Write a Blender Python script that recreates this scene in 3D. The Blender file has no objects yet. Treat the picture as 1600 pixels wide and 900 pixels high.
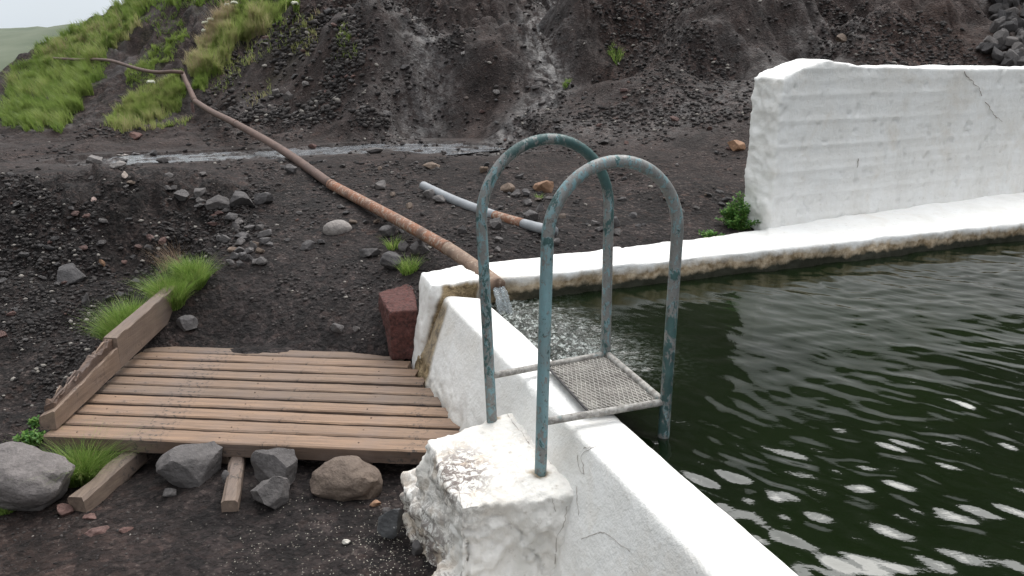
import bpy, bmesh, math, random
import numpy as np
from mathutils import Vector, Matrix, noise as mnoise
R = math.radians
random.seed(7); rng = np.random.default_rng(7)
S = bpy.context.scene
COL = S.collection

# ------------------------------------------------------------------ camera
CAM_H, PITCH, FPX = 1.7, 15.4, 1290.0
cam_d = bpy.data.cameras.new('camera'); cam = bpy.data.objects.new('camera', cam_d); COL.objects.link(cam)
cam.location = (0, 0, CAM_H); cam.rotation_euler = (R(90-PITCH), 0, 0)
cam_d.sensor_width = 36; cam_d.lens = 36*FPX/1600; cam_d.clip_start = .05; cam_d.clip_end = 5000
S.camera = cam

# ------------------------------------------------------------------ sky, sun, exposure
SUN_EL, SUN_AZ = 54, 28          # azimuth clockwise from +Y (behind the hill, to the right)
w = bpy.data.worlds.new('World'); S.world = w; w.use_nodes = True
nt = w.node_tree; nt.nodes.clear()
def wn(t): return nt.nodes.new(t)
wo = wn('ShaderNodeOutputWorld'); bg = wn('ShaderNodeBackground'); bg.inputs['Strength'].default_value = .1
sky = wn('ShaderNodeTexSky'); sky.sky_type = 'NISHITA'; sky.sun_disc = False
sky.sun_elevation = R(SUN_EL); sky.sun_rotation = R(SUN_AZ); sky.air_density = 1; sky.dust_density = 4
hs = wn('ShaderNodeHueSaturation'); hs.inputs['Saturation'].default_value = .25; nt.links.new(sky.outputs[0], hs.inputs['Color'])
# cloud deck: brighter overhead than at the horizon, faint mottling
tc = wn('ShaderNodeTexCoord'); sx = wn('ShaderNodeSeparateXYZ'); nt.links.new(tc.outputs['Generated'], sx.inputs[0])
rp = wn('ShaderNodeValToRGB'); nt.links.new(sx.outputs[2], rp.inputs[0])
rp.color_ramp.elements[0].position = 0; rp.color_ramp.elements[0].color = (7.6, 8.3, 8.9, 1)
rp.color_ramp.elements[1].position = .95; rp.color_ramp.elements[1].color = (17, 17.5, 18.2, 1)
e_ = rp.color_ramp.elements.new(.4); e_.color = (9.6, 10.2, 10.8, 1)
nz = wn('ShaderNodeTexNoise'); nz.inputs['Scale'].default_value = 2.2; nz.inputs['Detail'].default_value = 5
nt.links.new(tc.outputs['Generated'], nz.inputs['Vector'])
mr = wn('ShaderNodeMapRange'); mr.inputs['From Min'].default_value = .3; mr.inputs['From Max'].default_value = .7
mr.inputs['To Min'].default_value = .9; mr.inputs['To Max'].default_value = 1.1; nt.links.new(nz.outputs[0], mr.inputs[0])
vm = wn('ShaderNodeVectorMath'); vm.operation = 'SCALE'; nt.links.new(rp.outputs[0], vm.inputs[0]); nt.links.new(mr.outputs[0], vm.inputs['Scale'])
mx = wn('ShaderNodeMix'); mx.data_type = 'RGBA'; mx.inputs[0].default_value = .85
nt.links.new(hs.outputs[0], mx.inputs[6]); nt.links.new(vm.outputs[0], mx.inputs[7])
gd = wn('ShaderNodeVectorMath'); gd.operation = 'DOT_PRODUCT'; nt.links.new(tc.outputs['Generated'], gd.inputs[0])
gd.inputs[1].default_value = (math.sin(R(SUN_AZ))*math.cos(R(SUN_EL)), math.cos(R(SUN_AZ))*math.cos(R(SUN_EL)), math.sin(R(SUN_EL)))
gr = wn('ShaderNodeMapRange'); gr.interpolation_type = 'SMOOTHSTEP'; nt.links.new(gd.outputs['Value'], gr.inputs[0])
for k_, v_ in zip((1, 2, 3, 4), (.72, 1.0, 0, 1)): gr.inputs[k_].default_value = v_
ga = wn('ShaderNodeMix'); ga.data_type = 'RGBA'; ga.blend_type = 'ADD'; ga.inputs[7].default_value = (42, 41.5, 40.5, 1)
nt.links.new(gr.outputs[0], ga.inputs[0]); nt.links.new(mx.outputs[2], ga.inputs[6]); mx = ga
nt.links.new(mx.outputs[2], bg.inputs[0]); nt.links.new(bg.outputs[0], wo.inputs[0])
sd = bpy.data.lights.new('sun', 'SUN'); sd.energy = .7; sd.angle = R(22); sd.color = (1, .97, .92)
sun = bpy.data.objects.new('sun', sd); COL.objects.link(sun)
sdir = Vector((math.sin(R(SUN_AZ))*math.cos(R(SUN_EL)), math.cos(R(SUN_AZ))*math.cos(R(SUN_EL)), math.sin(R(SUN_EL))))
sun.rotation_euler = (-sdir).to_track_quat('-Z', 'Y').to_euler(); sun.location = sdir*30
S.view_settings.view_transform = 'Standard'; S.view_settings.look = 'None'
S.view_settings.exposure = 0.04; S.view_settings.gamma = 1

# ------------------------------------------------------------------ surveying: photo measurements to places in the world
cp, sp = math.cos(R(PITCH)), math.sin(R(PITCH))
def ray(px, py):
    a = (px-800)/FPX; b = -(py-450)/FPX
    return np.array([a, cp+b*sp, -sp+b*cp])
def AZ(px, py, z):
    r = ray(px, py); t = (z-CAM_H)/r[2]; return Vector((r[0]*t, r[1]*t, z))
def AY(px, py, y):
    r = ray(px, py); t = y/r[1]; return Vector((r[0]*t, y, CAM_H+r[2]*t))
def proj(X, Y, Z):
    dz = Z-CAM_H; c = Y*cp-dz*sp; u = Y*sp+dz*cp
    c = np.where(c > .05, c, .05)
    return 800+FPX*X/c, 450-FPX*u/c
def depth(p): return p[1]*cp-(p[2]-CAM_H)*sp

# ------------------------------------------------------------------ numpy noise
def _h(ix, iy, iz, s):
    n = (ix.astype(np.int64)*374761393+iy.astype(np.int64)*668265263+iz.astype(np.int64)*2147483647+s*1274126177) & 0xffffffff
    n = ((n ^ (n >> 13))*1274126177) & 0xffffffff
    n = ((n ^ (n >> 16))*2246822519) & 0xffffffff
    return (n ^ (n >> 15)) & 0xffffffff
def gn2(x, y, s=0):
    x0 = np.floor(x); y0 = np.floor(y); fx = x-x0; fy = y-y0
    u = fx*fx*fx*(fx*(fx*6-15)+10); v = fy*fy*fy*(fy*(fy*6-15)+10); z = np.zeros_like(x0)
    def g(i, j):
        a = _h(x0+i, y0+j, z, s)/4294967296.*2*np.pi
        return np.cos(a)*(fx-i)+np.sin(a)*(fy-j)
    a = g(0, 0)+u*(g(1, 0)-g(0, 0)); b = g(0, 1)+u*(g(1, 1)-g(0, 1))
    return (a+v*(b-a))*1.4
def fbm(x, y, o=4, s=0, gain=.5):
    t = 0; a = 1.
    for i in range(o):
        t = t+a*gn2(x, y, s+i*7); x = x*2.03+17.1; y = y*2.03-9.7; a *= gain
    return t
def vn3(p, s=0):
    p0 = np.floor(p); f = p-p0; f = f*f*(3-2*f); r = 0
    for i in (0, 1):
        for j in (0, 1):
            for k in (0, 1):
                wgt = (f[:, 0] if i else 1-f[:, 0])*(f[:, 1] if j else 1-f[:, 1])*(f[:, 2] if k else 1-f[:, 2])
                r = r+wgt*(_h(p0[:, 0]+i, p0[:, 1]+j, p0[:, 2]+k, s)/2147483648.-1)
    return r
def fbm3(p, o=4, s=0, gain=.5):
    t = 0; a = 1.
    for i in range(o): t = t+a*vn3(p, s+i*5); p = p*2.03+7.3; a *= gain
    return t
def worley(x, y, s=0):
    x0 = np.floor(x); y0 = np.floor(y); f1 = np.full(x.shape, 9.); f2 = f1.copy(); idv = np.zeros(x.shape); z = np.zeros_like(x0)
    for i in (-1, 0, 1):
        for j in (-1, 0, 1):
            a = _h(x0+i, y0+j, z, s)/4294967296.; b = _h(x0+i, y0+j, z, s+3)/4294967296.
            d = np.hypot(x0+i+a-x, y0+j+b-y); m = d < f1
            f2 = np.where(m, f1, np.minimum(f2, d)); idv = np.where(m, (a*7.3+b*3.1) % 1, idv); f1 = np.where(m, d, f1)
    return f1, f2, idv
def sstep(a, b, x):
    t = np.clip((x-a)/(b-a), 0, 1); return t*t*(3-2*t)

# ------------------------------------------------------------------ object helpers
def tag(o, label=None, cat=None, group=None, kind=None):
    if label: o['label'] = label
    if cat: o['category'] = cat
    if group: o['group'] = group
    if kind: o['kind'] = kind
    return o
def empty(name, loc, rz=0, **k):
    o = bpy.data.objects.new(name, None); COL.objects.link(o); o.location = loc; o.rotation_euler = (0, 0, rz)
    o.empty_display_size = .1; return tag(o, **k)
def link(name, me, mat=None, parent=None, smooth=True, **k):
    o = bpy.data.objects.new(name, me); COL.objects.link(o)
    if mat:
        me.materials.clear(); me.materials.append(mat)
    if smooth and len(me.polygons): me.polygons.foreach_set('use_smooth', [True]*len(me.polygons))
    if parent:
        o.parent = parent; me.transform(Matrix.Translation(-parent.location))
    return tag(o, **k)
def np_mesh(name, V, F):
    """V (n,3); F (m,k) all the same size"""
    me = bpy.data.meshes.new(name); V = np.asarray(V, np.float32); F = np.asarray(F, np.int32); k = F.shape[1]
    me.vertices.add(len(V)); me.vertices.foreach_set('co', V.ravel())
    me.loops.add(F.size); me.loops.foreach_set('vertex_index', F.ravel())
    me.polygons.add(len(F)); me.polygons.foreach_set('loop_start', np.arange(0, F.size, k, dtype=np.int32))
    me.update(calc_edges=True); me.validate(); return me
def attr(me, name, arr):
    a = me.attributes.new(name, 'FLOAT', 'POINT'); a.data.foreach_set('value', np.asarray(arr, np.float32))
def cattr(me, name, arr):
    a = me.attributes.new(name, 'FLOAT_COLOR', 'POINT')
    c = np.ones((len(arr), 4), np.float32); c[:, :3] = arr; a.data.foreach_set('color', c.ravel())
def coords(me):
    a = np.empty(len(me.vertices)*3, np.float32); me.vertices.foreach_get('co', a); return a.reshape(-1, 3).astype(float)
def normals(me):
    a = np.empty(len(me.vertices)*3, np.float32); me.vertex_normals.foreach_get('vector', a); return a.reshape(-1, 3).astype(float)
def setco(me, a): me.vertices.foreach_set('co', np.asarray(a, np.float32).ravel()); me.update()
def bm_mesh(name, bm):
    me = bpy.data.meshes.new(name); bmesh.ops.recalc_face_normals(bm, faces=bm.faces); bm.to_mesh(me); bm.free(); return me
def prism(bm, bot, top):
    """closed prism between two rings of points"""
    b = [bm.verts.new(p) for p in bot]; t = [bm.verts.new(p) for p in top]; n = len(b)
    bm.faces.new(b[::-1]); bm.faces.new(t)
    for i in range(n): bm.faces.new((b[i], b[(i+1) % n], t[(i+1) % n], t[i]))
def tube(bm, pts, rad, seg=14, caps=True):
    pts = [Vector(p) for p in pts]; rings = []; up = None
    for i, p in enumerate(pts):
        t = (pts[min(i+1, len(pts)-1)]-pts[max(i-1, 0)]).normalized()
        if up is None: up = t.orthogonal().normalized()
        up = (up-t*up.dot(t)).normalized(); sd_ = t.cross(up)
        r = rad[i] if hasattr(rad, '__len__') else rad
        rings.append([bm.verts.new(p+(up*math.cos(a)+sd_*math.sin(a))*r) for a in [2*math.pi*k/seg for k in range(seg)]])
    for A, B in zip(rings, rings[1:]):
        for k in range(seg): bm.faces.new((A[k], A[(k+1) % seg], B[(k+1) % seg], B[k]))
    if caps: bm.faces.new(rings[0][::-1]); bm.faces.new(rings[-1])
    return rings
def bez(pts, n):
    """Catmull-Rom through points"""
    P = [Vector(p) for p in pts]; P = [2*P[0]-P[1]]+P+[2*P[-1]-P[-2]]; out = []
    for i in range(1, len(P)-2):
        for k in range(n):
            t = k/n; a, b, c, d = P[i-1], P[i], P[i+1], P[i+2]
            out.append(.5*((2*b)+(c-a)*t+(2*a-5*b+4*c-d)*t*t+(3*b-a-3*c+d)*t**3))
    out.append(P[-2]); return out
def remesh(name, bm, voxel, smooth=4, ang=0):
    bm.transform(Matrix.Rotation(-ang, 4, 'Z'))
    me = bm_mesh(name, bm); o = bpy.data.objects.new('tmp', me); COL.objects.link(o)
    m = o.modifiers.new('r', 'REMESH'); m.mode = 'VOXEL'; m.voxel_size = voxel
    m = o.modifiers.new('s', 'SMOOTH'); m.iterations = smooth; m.factor = .6
    dg = bpy.context.evaluated_depsgraph_get(); r = bpy.data.meshes.new_from_object(o.evaluated_get(dg))
    bpy.data.objects.remove(o); bpy.data.meshes.remove(me); r.name = name; r.transform(Matrix.Rotation(ang, 4, 'Z')); r.update(); return r

# ------------------------------------------------------------------ materials
class Mat:
    def __init__(s, name, rough=.9, spec=.5):
        s.m = bpy.data.materials.new(name); s.m.use_nodes = True; s.t = s.m.node_tree; s.b = s.t.nodes['Principled BSDF']
        s.b.inputs['Roughness'].default_value = rough; s.b.inputs['Specular IOR Level'].default_value = spec; s._c = None
    def n(s, t): return s.t.nodes.new(t)
    def l(s, a, b): s.t.links.new(a, b)
    def co(s, scale=None):
        if s._c is None: s._c = s.n('ShaderNodeTexCoord').outputs['Object']
        if scale is None: return s._c
        m = s.n('ShaderNodeMapping'); m.inputs['Scale'].default_value = scale; s.l(s._c, m.inputs[0]); return m.outputs[0]
    def noise(s, sc, det=4, rough=.55, vec=None, dist=0):
        n = s.n('ShaderNodeTexNoise'); n.inputs['Scale'].default_value = sc; n.inputs['Detail'].default_value = det
        n.inputs['Roughness'].default_value = rough; n.inputs['Distortion'].default_value = dist; s.l(vec or s.co(), n.inputs['Vector']); return n.outputs[0]
    def vor(s, sc, feat='F1', vec=None, out=0):
        n = s.n('ShaderNodeTexVoronoi'); n.inputs['Scale'].default_value = sc; n.feature = feat; s.l(vec or s.co(), n.inputs['Vector']); return n.outputs[out]
    def att(s, name):
        n = s.n('ShaderNodeAttribute'); n.attribute_name = name; return n.outputs['Fac']
    def attc(s, name):
        n = s.n('ShaderNodeAttribute'); n.attribute_name = name; return n.outputs['Color']
    def rng(s, v, a, b, c=0, d=1):
        n = s.n('ShaderNodeMapRange'); s.l(v, n.inputs[0])
        for k, x in zip((1, 2, 3, 4), (a, b, c, d)): n.inputs[k].default_value = x
        return n.outputs[0]
    def math(s, op, a, b=None):
        n = s.n('ShaderNodeMath'); n.operation = op
        for k, x in enumerate((a, b)):
            if x is None: continue
            if isinstance(x, (int, float)): n.inputs[k].default_value = x
            else: s.l(x, n.inputs[k])
        return n.outputs[0]
    def mix(s, f, a, b, mode='MIX'):
        n = s.n('ShaderNodeMix'); n.data_type = 'RGBA'; n.blend_type = mode
        for k, x in ((0, f), (6, a), (7, b)):
            if isinstance(x, (int, float)): n.inputs[k].default_value = x
            elif isinstance(x, tuple): n.inputs[k].default_value = (*x, 1)
            else: s.l(x, n.inputs[k])
        return n.outputs[2]
    def color(s, v):
        if isinstance(v, tuple): s.b.inputs['Base Color'].default_value = (*v, 1)
        else: s.l(v, s.b.inputs['Base Color'])
        return s
    def rough(s, v): s.l(v, s.b.inputs['Roughness']); return s
    def bump(s, h, dist, strength=1.):
        n = s.n('ShaderNodeBump'); n.inputs['Distance'].default_value = dist; n.inputs['Strength'].default_value = strength; s.l(h, n.inputs['Height'])
        if s.b.inputs['Normal'].is_linked: s.l(s.b.inputs['Normal'].links[0].from_socket, n.inputs['Normal'])
        s.l(n.outputs[0], s.b.inputs['Normal']); return s
    def z(s):
        n = s.n('ShaderNodeSeparateXYZ'); g = s.n('ShaderNodeNewGeometry'); s.l(g.outputs['Position'], n.inputs[0]); return n.outputs[2]
    def nz(s):
        n = s.n('ShaderNodeSeparateXYZ'); g = s.n('ShaderNodeNewGeometry'); s.l(g.outputs['Normal'], n.inputs[0]); return n.outputs[2]

def mat_ground():
    m = Mat('black_volcanic_gravel', .85)
    n1 = m.noise(90, 5, .7); n2 = m.noise(7, 5, .6); n3 = m.noise(1.3, 4, .6); v = m.vor(75, out=1); vb = m.vor(28, out=1)
    c = m.mix(m.rng(n1, .35, .7), (.016, .014, .014), (.058, .051, .050))
    c = m.mix(m.rng(n2, .4, .7, 0, .6), c, (.052, .044, .043)); c = m.mix(m.rng(m.noise(.9, 5, .65), .42, .62, 0, .6), c, (.018, .016, .016))
    sv = m.n('ShaderNodeSeparateColor'); m.l(v, sv.inputs[0]); sb = m.n('ShaderNodeSeparateColor'); m.l(vb, sb.inputs[0])
    c = m.mix(m.rng(sv.outputs[0], .78, .98, 0, .8), c, (.13, .12, .115))          # pale grit
    c = m.mix(m.rng(sb.outputs[0], .86, .97, 0, .7), c, (.075, .055, .048))
    c = m.mix(m.math('MULTIPLY', m.att('brown'), m.rng(n3, .3, .6, .55, 1)), c, (.072, .047, .038))
    c = m.mix(m.math('MULTIPLY', m.att('sand'), .6), c, (.034, .031, .032))
    c = m.mix(m.math('MULTIPLY', m.att('green'), m.rng(n2, .3, .6, .3, 1)), c, (.045, .060, .022))
    c = m.mix(m.math('MULTIPLY', m.att('wet'), .55), c, (.022, .019, .020))
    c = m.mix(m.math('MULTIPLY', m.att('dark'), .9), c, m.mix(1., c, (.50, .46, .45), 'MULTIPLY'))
    vc = m.n('ShaderNodeSeparateColor'); m.l(m.vor(17, out=1), vc.inputs[0]); vd = m.n('ShaderNodeSeparateColor'); m.l(m.vor(40, out=1), vd.inputs[0])
    ru = m.att('rub'); c = m.mix(m.math('MULTIPLY', ru, .75), c, m.mix(m.rng(vc.outputs[1], .1, .95), (.55, .55, .56), (1.5, 1.42, 1.38)), 'MULTIPLY'); c = m.mix(m.rng(ru, 0, 1, .25, .8), c, m.mix(m.rng(vd.outputs[1], .0, 1.), (.5, .5, .5), (1.55, 1.5, 1.46)), 'MULTIPLY')
    c = m.mix(.9, c, m.mix(m.rng(m.noise(3.2, 6, .7, dist=.5), .36, .62), (.5, .48, .47), (1.35, 1.3, 1.27)), 'MULTIPLY')
    sr = m.n('ShaderNodeSeparateColor'); m.l(m.vor(150, out=1), sr.inputs[0])
    c = m.mix(m.math('MULTIPLY', m.rng(sr.outputs[1], .975, .985), m.att('grit')), c, (.6, .56, .48))   # specks of shell and paint
    c = m.mix(1., c, (.60, .565, .565), 'MULTIPLY'); m.color(c)
    wet = m.math('MULTIPLY', m.att('wet'), m.rng(m.noise(9, 6, .75), .38, .55))
    m.rough(m.rng(wet, 0, 1, .85, .40)); m.l(m.rng(wet, 0, 1, .22, .55), m.b.inputs['Specular IOR Level'])
    h = m.math('ADD', m.math('MULTIPLY', n1, .5), m.math('MULTIPLY', m.vor(60), -.6)); m.bump(m.math('MULTIPLY', h, m.rng(m.att('wet'), 0, 1, 1, .35)), .014, .9)
    h2 = m.math('ADD', m.noise(22, 6, .65), m.math('MULTIPLY', m.vor(26), -.5)); m.bump(m.math('MULTIPLY', m.math('MULTIPLY', h2, m.rng(m.att('wet'), 0, 1, 1, .55)), m.rng(ru, 0, 1, .4, 1.)), .045, .8); return m.m
def mat_rock(name, a, b, sp=0.):
    m = Mat(name, .8); n = m.noise(9, 6, .65); n2 = m.noise(60, 4, .7); oi = m.n('ShaderNodeObjectInfo')
    c = m.mix(m.rng(n, .3, .7), a, b); c = m.mix(m.rng(n2, .45, .75, 0, .5), c, tuple(x*1.5 for x in b))
    c = m.mix(.6, c, m.mix(oi.outputs['Random'], (.62, .60, .62), (1.35, 1.25, 1.18)), 'MULTIPLY')
    if sp: c = m.mix(m.rng(m.noise(22, 3, .6), .64, .68, 0, sp), c, (.6, .59, .56))
    m.color(c); m.bump(n2, .006, .8); m.bump(m.noise(25, 5, .6), .02, .7); return m.m
def mat_white(name='white_masonry_paint', grime=.5, z_stain=None, crust=0, base=(.79, .785, .77)):
    m = Mat(name, .75); n = m.noise(5, 6, .6); n2 = m.noise(30, 5, .65); n3 = m.noise(2.2, 5, .7, dist=.4)
    c = m.mix(m.rng(n, .35, .7, 0, grime), base, (.64, .60, .54)); c = m.mix(m.rng(m.noise(1.1, 5, .7), .5, .72, 0, .7), c, (.62, .61, .59))
    c = m.mix(m.rng(m.noise(3.2, 6, .7, m.co((1, 1, .25))), .50, .66, 0, grime*1.1), c, (.60, .585, .55)); c = m.mix(m.rng(n3, .54, .70, 0, grime), c, (.56, .48, .38))
    c = m.mix(m.rng(n2, .60, .72, 0, grime), c, (.42, .38, .33))
    if crust:
        k = m.math('MULTIPLY', m.att('crust'), m.rng(m.noise(26, 6, .75, dist=1.2), .47, .53))
        c = m.mix(k, c, (.17, .14, .125)); 
        k = m.math('MULTIPLY', m.att('crust'), m.rng(m.noise(11, 5, .6), .50, .62, 0, .7)); c = m.mix(k, c, (.60, .49, .38))
    if z_stain:
        f = m.math('ADD', m.z(), m.math('MULTIPLY', m.math('SUBTRACT', m.noise(7, 6, .65), .5), .12))
        st = m.rng(f, z_stain[0], z_stain[1], 1, 0)
        lo = m.mix(m.rng(m.noise(16, 6, .7), .38, .62), (.20, .14, .075), (.52, .42, .30))
        c = m.mix(st, c, lo); c = m.mix(m.rng(f, .49, .515, 1, 0), c, (.018, .018, .008))
    if 1:
        c = m.mix(m.att('stain'), c, m.mix(m.rng(m.noise(18, 6, .8, dist=.6), .40, .64), (.07, .045, .018), (.40, .30, .17)))
    m.color(c); m.bump(n2, .010, .6); m.bump(m.noise(110, 3, .65), .0035, .7); m.bump(m.noise(12, 5, .6), .010, .3); return m.m
def mat_wood(name, a, b, along='x', dark=(.06, .045, .035)):
    m = Mat(name, .7); sc = (1.3, 26, 26) if along == 'x' else (26, 1.3, 26)
    oi = m.n('ShaderNodeObjectInfo'); ad = m.n('ShaderNodeVectorMath'); ad.operation = 'ADD'
    m.l(m.co(sc), ad.inputs[0]); cb = m.n('ShaderNodeCombineXYZ'); 
    r = m.math('MULTIPLY', oi.outputs['Random'], 37.); m.l(r, cb.inputs[0]); m.l(r, cb.inputs[1]); m.l(cb.outputs[0], ad.inputs[1])
    g = m.noise(1.6, 6, .65, ad.outputs[0], .6); g2 = m.noise(6, 4, .7, ad.outputs[0]); n = m.noise(4, 5, .6); d = m.noise(45, 4, .7)
    c = m.mix(m.rng(g, .35, .65), a, b); c = m.mix(m.rng(g2, .5, .75, 0, .55), c, dark)
    c = m.mix(m.rng(n, .45, .7, 0, .45), c, (.15, .12, .11)); c = m.mix(m.math('MULTIPLY', m.rng(d, .54, .62, 0, .85), m.rng(m.noise(3.5, 3, .6), .52, .6)), c, (.035, .03, .028))
    c = m.mix(.7, c, m.mix(oi.outputs['Random'], (.66, .68, .72), (1.25, 1.15, 1.05)), 'MULTIPLY')
    m.color(c); m.bump(g2, .004, .7); m.bump(g, .003, .5); return m.m
def mat_paint(name, bare=(.15, .15, .145)):
    """flaking paint: how much blue and teal is left is an attribute of the tube"""
    m = Mat(name, .5); n = m.noise(16, 6, .75, m.co((1, 1, .5)), .6); n2 = m.noise(55, 5, .75, m.co((1, 1, .5)), .3); n3 = m.noise(6, 4, .6)
    c = m.mix(m.rng(n3, .35, .65), bare, tuple(x*1.45 for x in bare)); c = m.mix(m.rng(m.noise(120, 3, .7), .5, .7, 0, .5), c, (.07, .06, .05))
    e = m.math('SUBTRACT', m.math('ADD', n2, m.att('blue')), 1.); c = m.mix(m.rng(e, -.012, .012), c, m.mix(m.rng(n3, .4, .6), (.17, .24, .25), (.17, .29, .315)))
    e2 = m.math('SUBTRACT', m.math('ADD', m.math('ADD', m.math('MULTIPLY', n, .65), m.math('MULTIPLY', n2, .35)), m.att('teal')), 1.); c = m.mix(m.rng(e2, -.01, .01), c, m.mix(m.rng(n3, .4, .6), (.025, .060, .058), (.045, .10, .098)))
    c = m.mix(m.rng(m.noise(40, 5, .75), .60, .66, 0, .75), c, (.075, .05, .04)); m.color(c); m.b.inputs['Metallic'].default_value = .1
    m.rough(m.rng(n2, .4, .6, .38, .65)); m.bump(e, .004, .5); m.bump(n2, .0015, .8); return m.m
def mat_leaf(name, a, b):
    m = Mat(name, .55, .3); m.color(m.mix(m.att('shade'), a, b)); m.b.inputs['Transmission Weight'].default_value = 0
    m.b.inputs['Subsurface Weight'].default_value = 0; return m.m
M_GROUND = mat_ground()
M_ROCK = mat_rock('dark_basalt', (.040, .037, .038), (.085, .080, .080))
M_ROCKP = mat_rock('pale_grey_rock', (.13, .12, .115), (.24, .225, .215))
M_ROCKM = mat_rock('mid_grey_rock', (.062, .058, .058), (.115, .107, .105))
M_ROCKG = mat_rock('grey_brown_boulder', (.085, .078, .076), (.17, .155, .15))
M_ROCKB = mat_rock('brown_rock', (.10, .072, .056), (.17, .13, .10))
M_ROCKO = mat_rock('orange_rock', (.20, .115, .07), (.30, .18, .11))
M_ROCKR = mat_rock('reddish_rock', (.075, .040, .034), (.13, .075, .065))
M_ROCKS = mat_rock('speckled_rock', (.050, .052, .056), (.11, .115, .12), .9)
M_WHITE = mat_white('white_masonry_paint', .35)
M_RIM = mat_white('white_paint_stained_waterline', .35, (.535, .575))
M_BLOCK = mat_white('peeling_white_paint_on_rough_concrete', .85, None, 1, (.76, .735, .70))

# ------------------------------------------------------------------ terrain shape
O = np.array([-.213, 4.160]); EU = np.array([.3365, -.9417]); EV = np.array([.9207, .3904])   # inner pool corner, along near wall, along far rim
_inv = np.linalg.inv(np.array([EU, EV]).T)
def st(x, y): d = np.stack([x-O[0], y-O[1]], -1) @ _inv.T; return d[..., 0], d[..., 1]
CP = []
STP = [(165, 250, .79), (200, 248, .795), (300, 246, .80), (430, 240, .815), (520, 235, .83), (620, 229, .84), (690, 230, .845), (745, 236, .85)]
for px, py, z in STP: CP += [AZ(px, py, z)+Vector((0, -.75, .02)), AZ(px, py, z)+Vector((0, .8, .05)), AZ(px, py, z)]
for px, py, z in ((0, 900, 0), (300, 900, 0), (600, 900, .0), (0, 800, -.02), (250, 800, .0), (600, 770, .0), (450, 800, 0), (680, 880, .0)): CP.append(AZ(px, py, z))
for px, py, y in ((60, 610, 4.7), (-150, 640, 4.6), (100, 450, 5.3), (-100, 450, 5.35), (100, 300, 6.0), (-100, 300, 6.1), (200, 300, 6.0), (190, 500, 4.55), (300, 455, 4.8), (350, 480, 4.7),
    (240, 410, 5.55), (310, 300, 6.1), (380, 400, 5.15), (335, 430, 4.98), (500, 500, 4.5), (600, 480, 4.6), (500, 400, 5.2), (450, 350, 5.7), (400, 300, 6.4), (550, 330, 5.9),
    (650, 400, 5.05), (900, 370, 5.15), (1100, 350, 5.6), (750, 390, 4.95), (700, 300, 6.3), (900, 300, 6.4), (1090, 300, 6.4), (1150, 230, 7.4), (1000, 200, 8.2), (700, 250, 7.6),
    (60, 270, 6.9), (0, 215, 9.6), (150, 205, 9.9), (300, 192, 10.5), (450, 190, 10), (600, 190, 9.3), (800, 190, 8.8),
    (200, 198, 11.), (298, 185, 11.8), (289, 120, 13), (200, 110, 15), (90, 98, 19), (20, 200, 12.5), (60, 150, 15), (0, 122, 19), (60, 79, 21), (130, 38, 22), (220, 6, 23), (120, 120, 16),
    (-60, 190, 16), (0, 190, 25), (60, 160, 27), (130, 120, 29), (220, 80, 31), (-200, 260, 17), (-200, 230, 24), (-500, 300, 20), (-500, 300, 12), (-300, 250, 9), (-300, 290, 7),
    (300, 0, 18), (400, 0, 16), (350, 60, 14.6), (390, 100, 13), (450, 100, 12), (440, 150, 11), (450, 0, 15), (550, 100, 10.8), (550, 30, 12), (600, 150, 9.8), (520, 150, 10.4), (700, 100, 10.8), (700, 0, 13.4), (640, 60, 12),
    (870, 130, 9.8), (870, 0, 13.2), (840, 60, 11.3), (1000, 100, 9.6), (1000, 50, 10.8), (1000, 0, 12), (1150, 150, 8.4), (1130, 90, 9.4), (1300, 80, 9.2), (1300, 0, 11), (1500, 60, 9.3), (1600, 80, 8.9), (1600, 0, 10.3), (1800, 0, 10)):
    CP.append(AY(px, py, y))
for p in ((0, .5, 0), (-2, .5, 0), (-4, 1.5, -.1), (-2.5, 3.1, -.02), (-1.2, 3.6, .02), (-.7, 3.9, .03), (-1.2, 3.0, .03), (-.6, 2.95, .03), (-1.2, 4.25, .09), (-1.9, 4.2, .07), (-1.3, 4.48, .168), (-.8, 4.42, .155), (-1.75, 4.55, .16), (-2.35, 3.9, -.2), (-5, 0, -.2), (3, -2, 0), (0, -6, 0),
          (3.4, 7.2, .95), (5.5, 8.2, 1.25), (8, 9, 1.6), (1.5, 5.95, .66), (10, 0, .3), (-.6, 4.55, .33), (.2, 4.85, .55), (-.5, 3.2, .0), (-.35, 2.6, -.02),
          (0, 18, 7.5), (0, 26, 16), (0, 38, 28), (7, 15, 8), (9, 22, 16), (14, 34, 28), (16, 14, 10), (24, 22, 20), (-3.5, 20, 6.5), (-3, 30, 15), (-7, 30, 9), (16, 6, 5), (24, 4, 9), (14, 9, 5), (-20, 40, -2), (-25, 15, -2), (-12, 45, 0), (-30, 30, -4), (5, 48, 34), (25, 38, 32), (30, 10, 16)):
    CP.append(Vector(p))
CP = np.array([tuple(p) for p in CP])
def _phi(x, y, cx, cy): return np.sqrt((x-cx)**2+(y-cy)**2+.06)
n_ = len(CP); A_ = np.zeros((n_+3, n_+3)); A_[:n_, :n_] = _phi(CP[:, 0][:, None], CP[:, 1][:, None], CP[:, 0][None], CP[:, 1][None])-np.eye(n_)*.01
A_[:n_, n_] = 1; A_[:n_, n_+1] = CP[:, 0]; A_[:n_, n_+2] = CP[:, 1]; A_[n_:, :n_] = A_[:n_, n_:].T
W_ = np.linalg.solve(A_, np.concatenate([CP[:, 2], [0, 0, 0]]))
def base_z(x, y):
    z = W_[n_]+W_[n_+1]*x+W_[n_+2]*y
    for i in range(n_): z = z+W_[i]*_phi(x, y, CP[i, 0], CP[i, 1])
    return z
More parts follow.
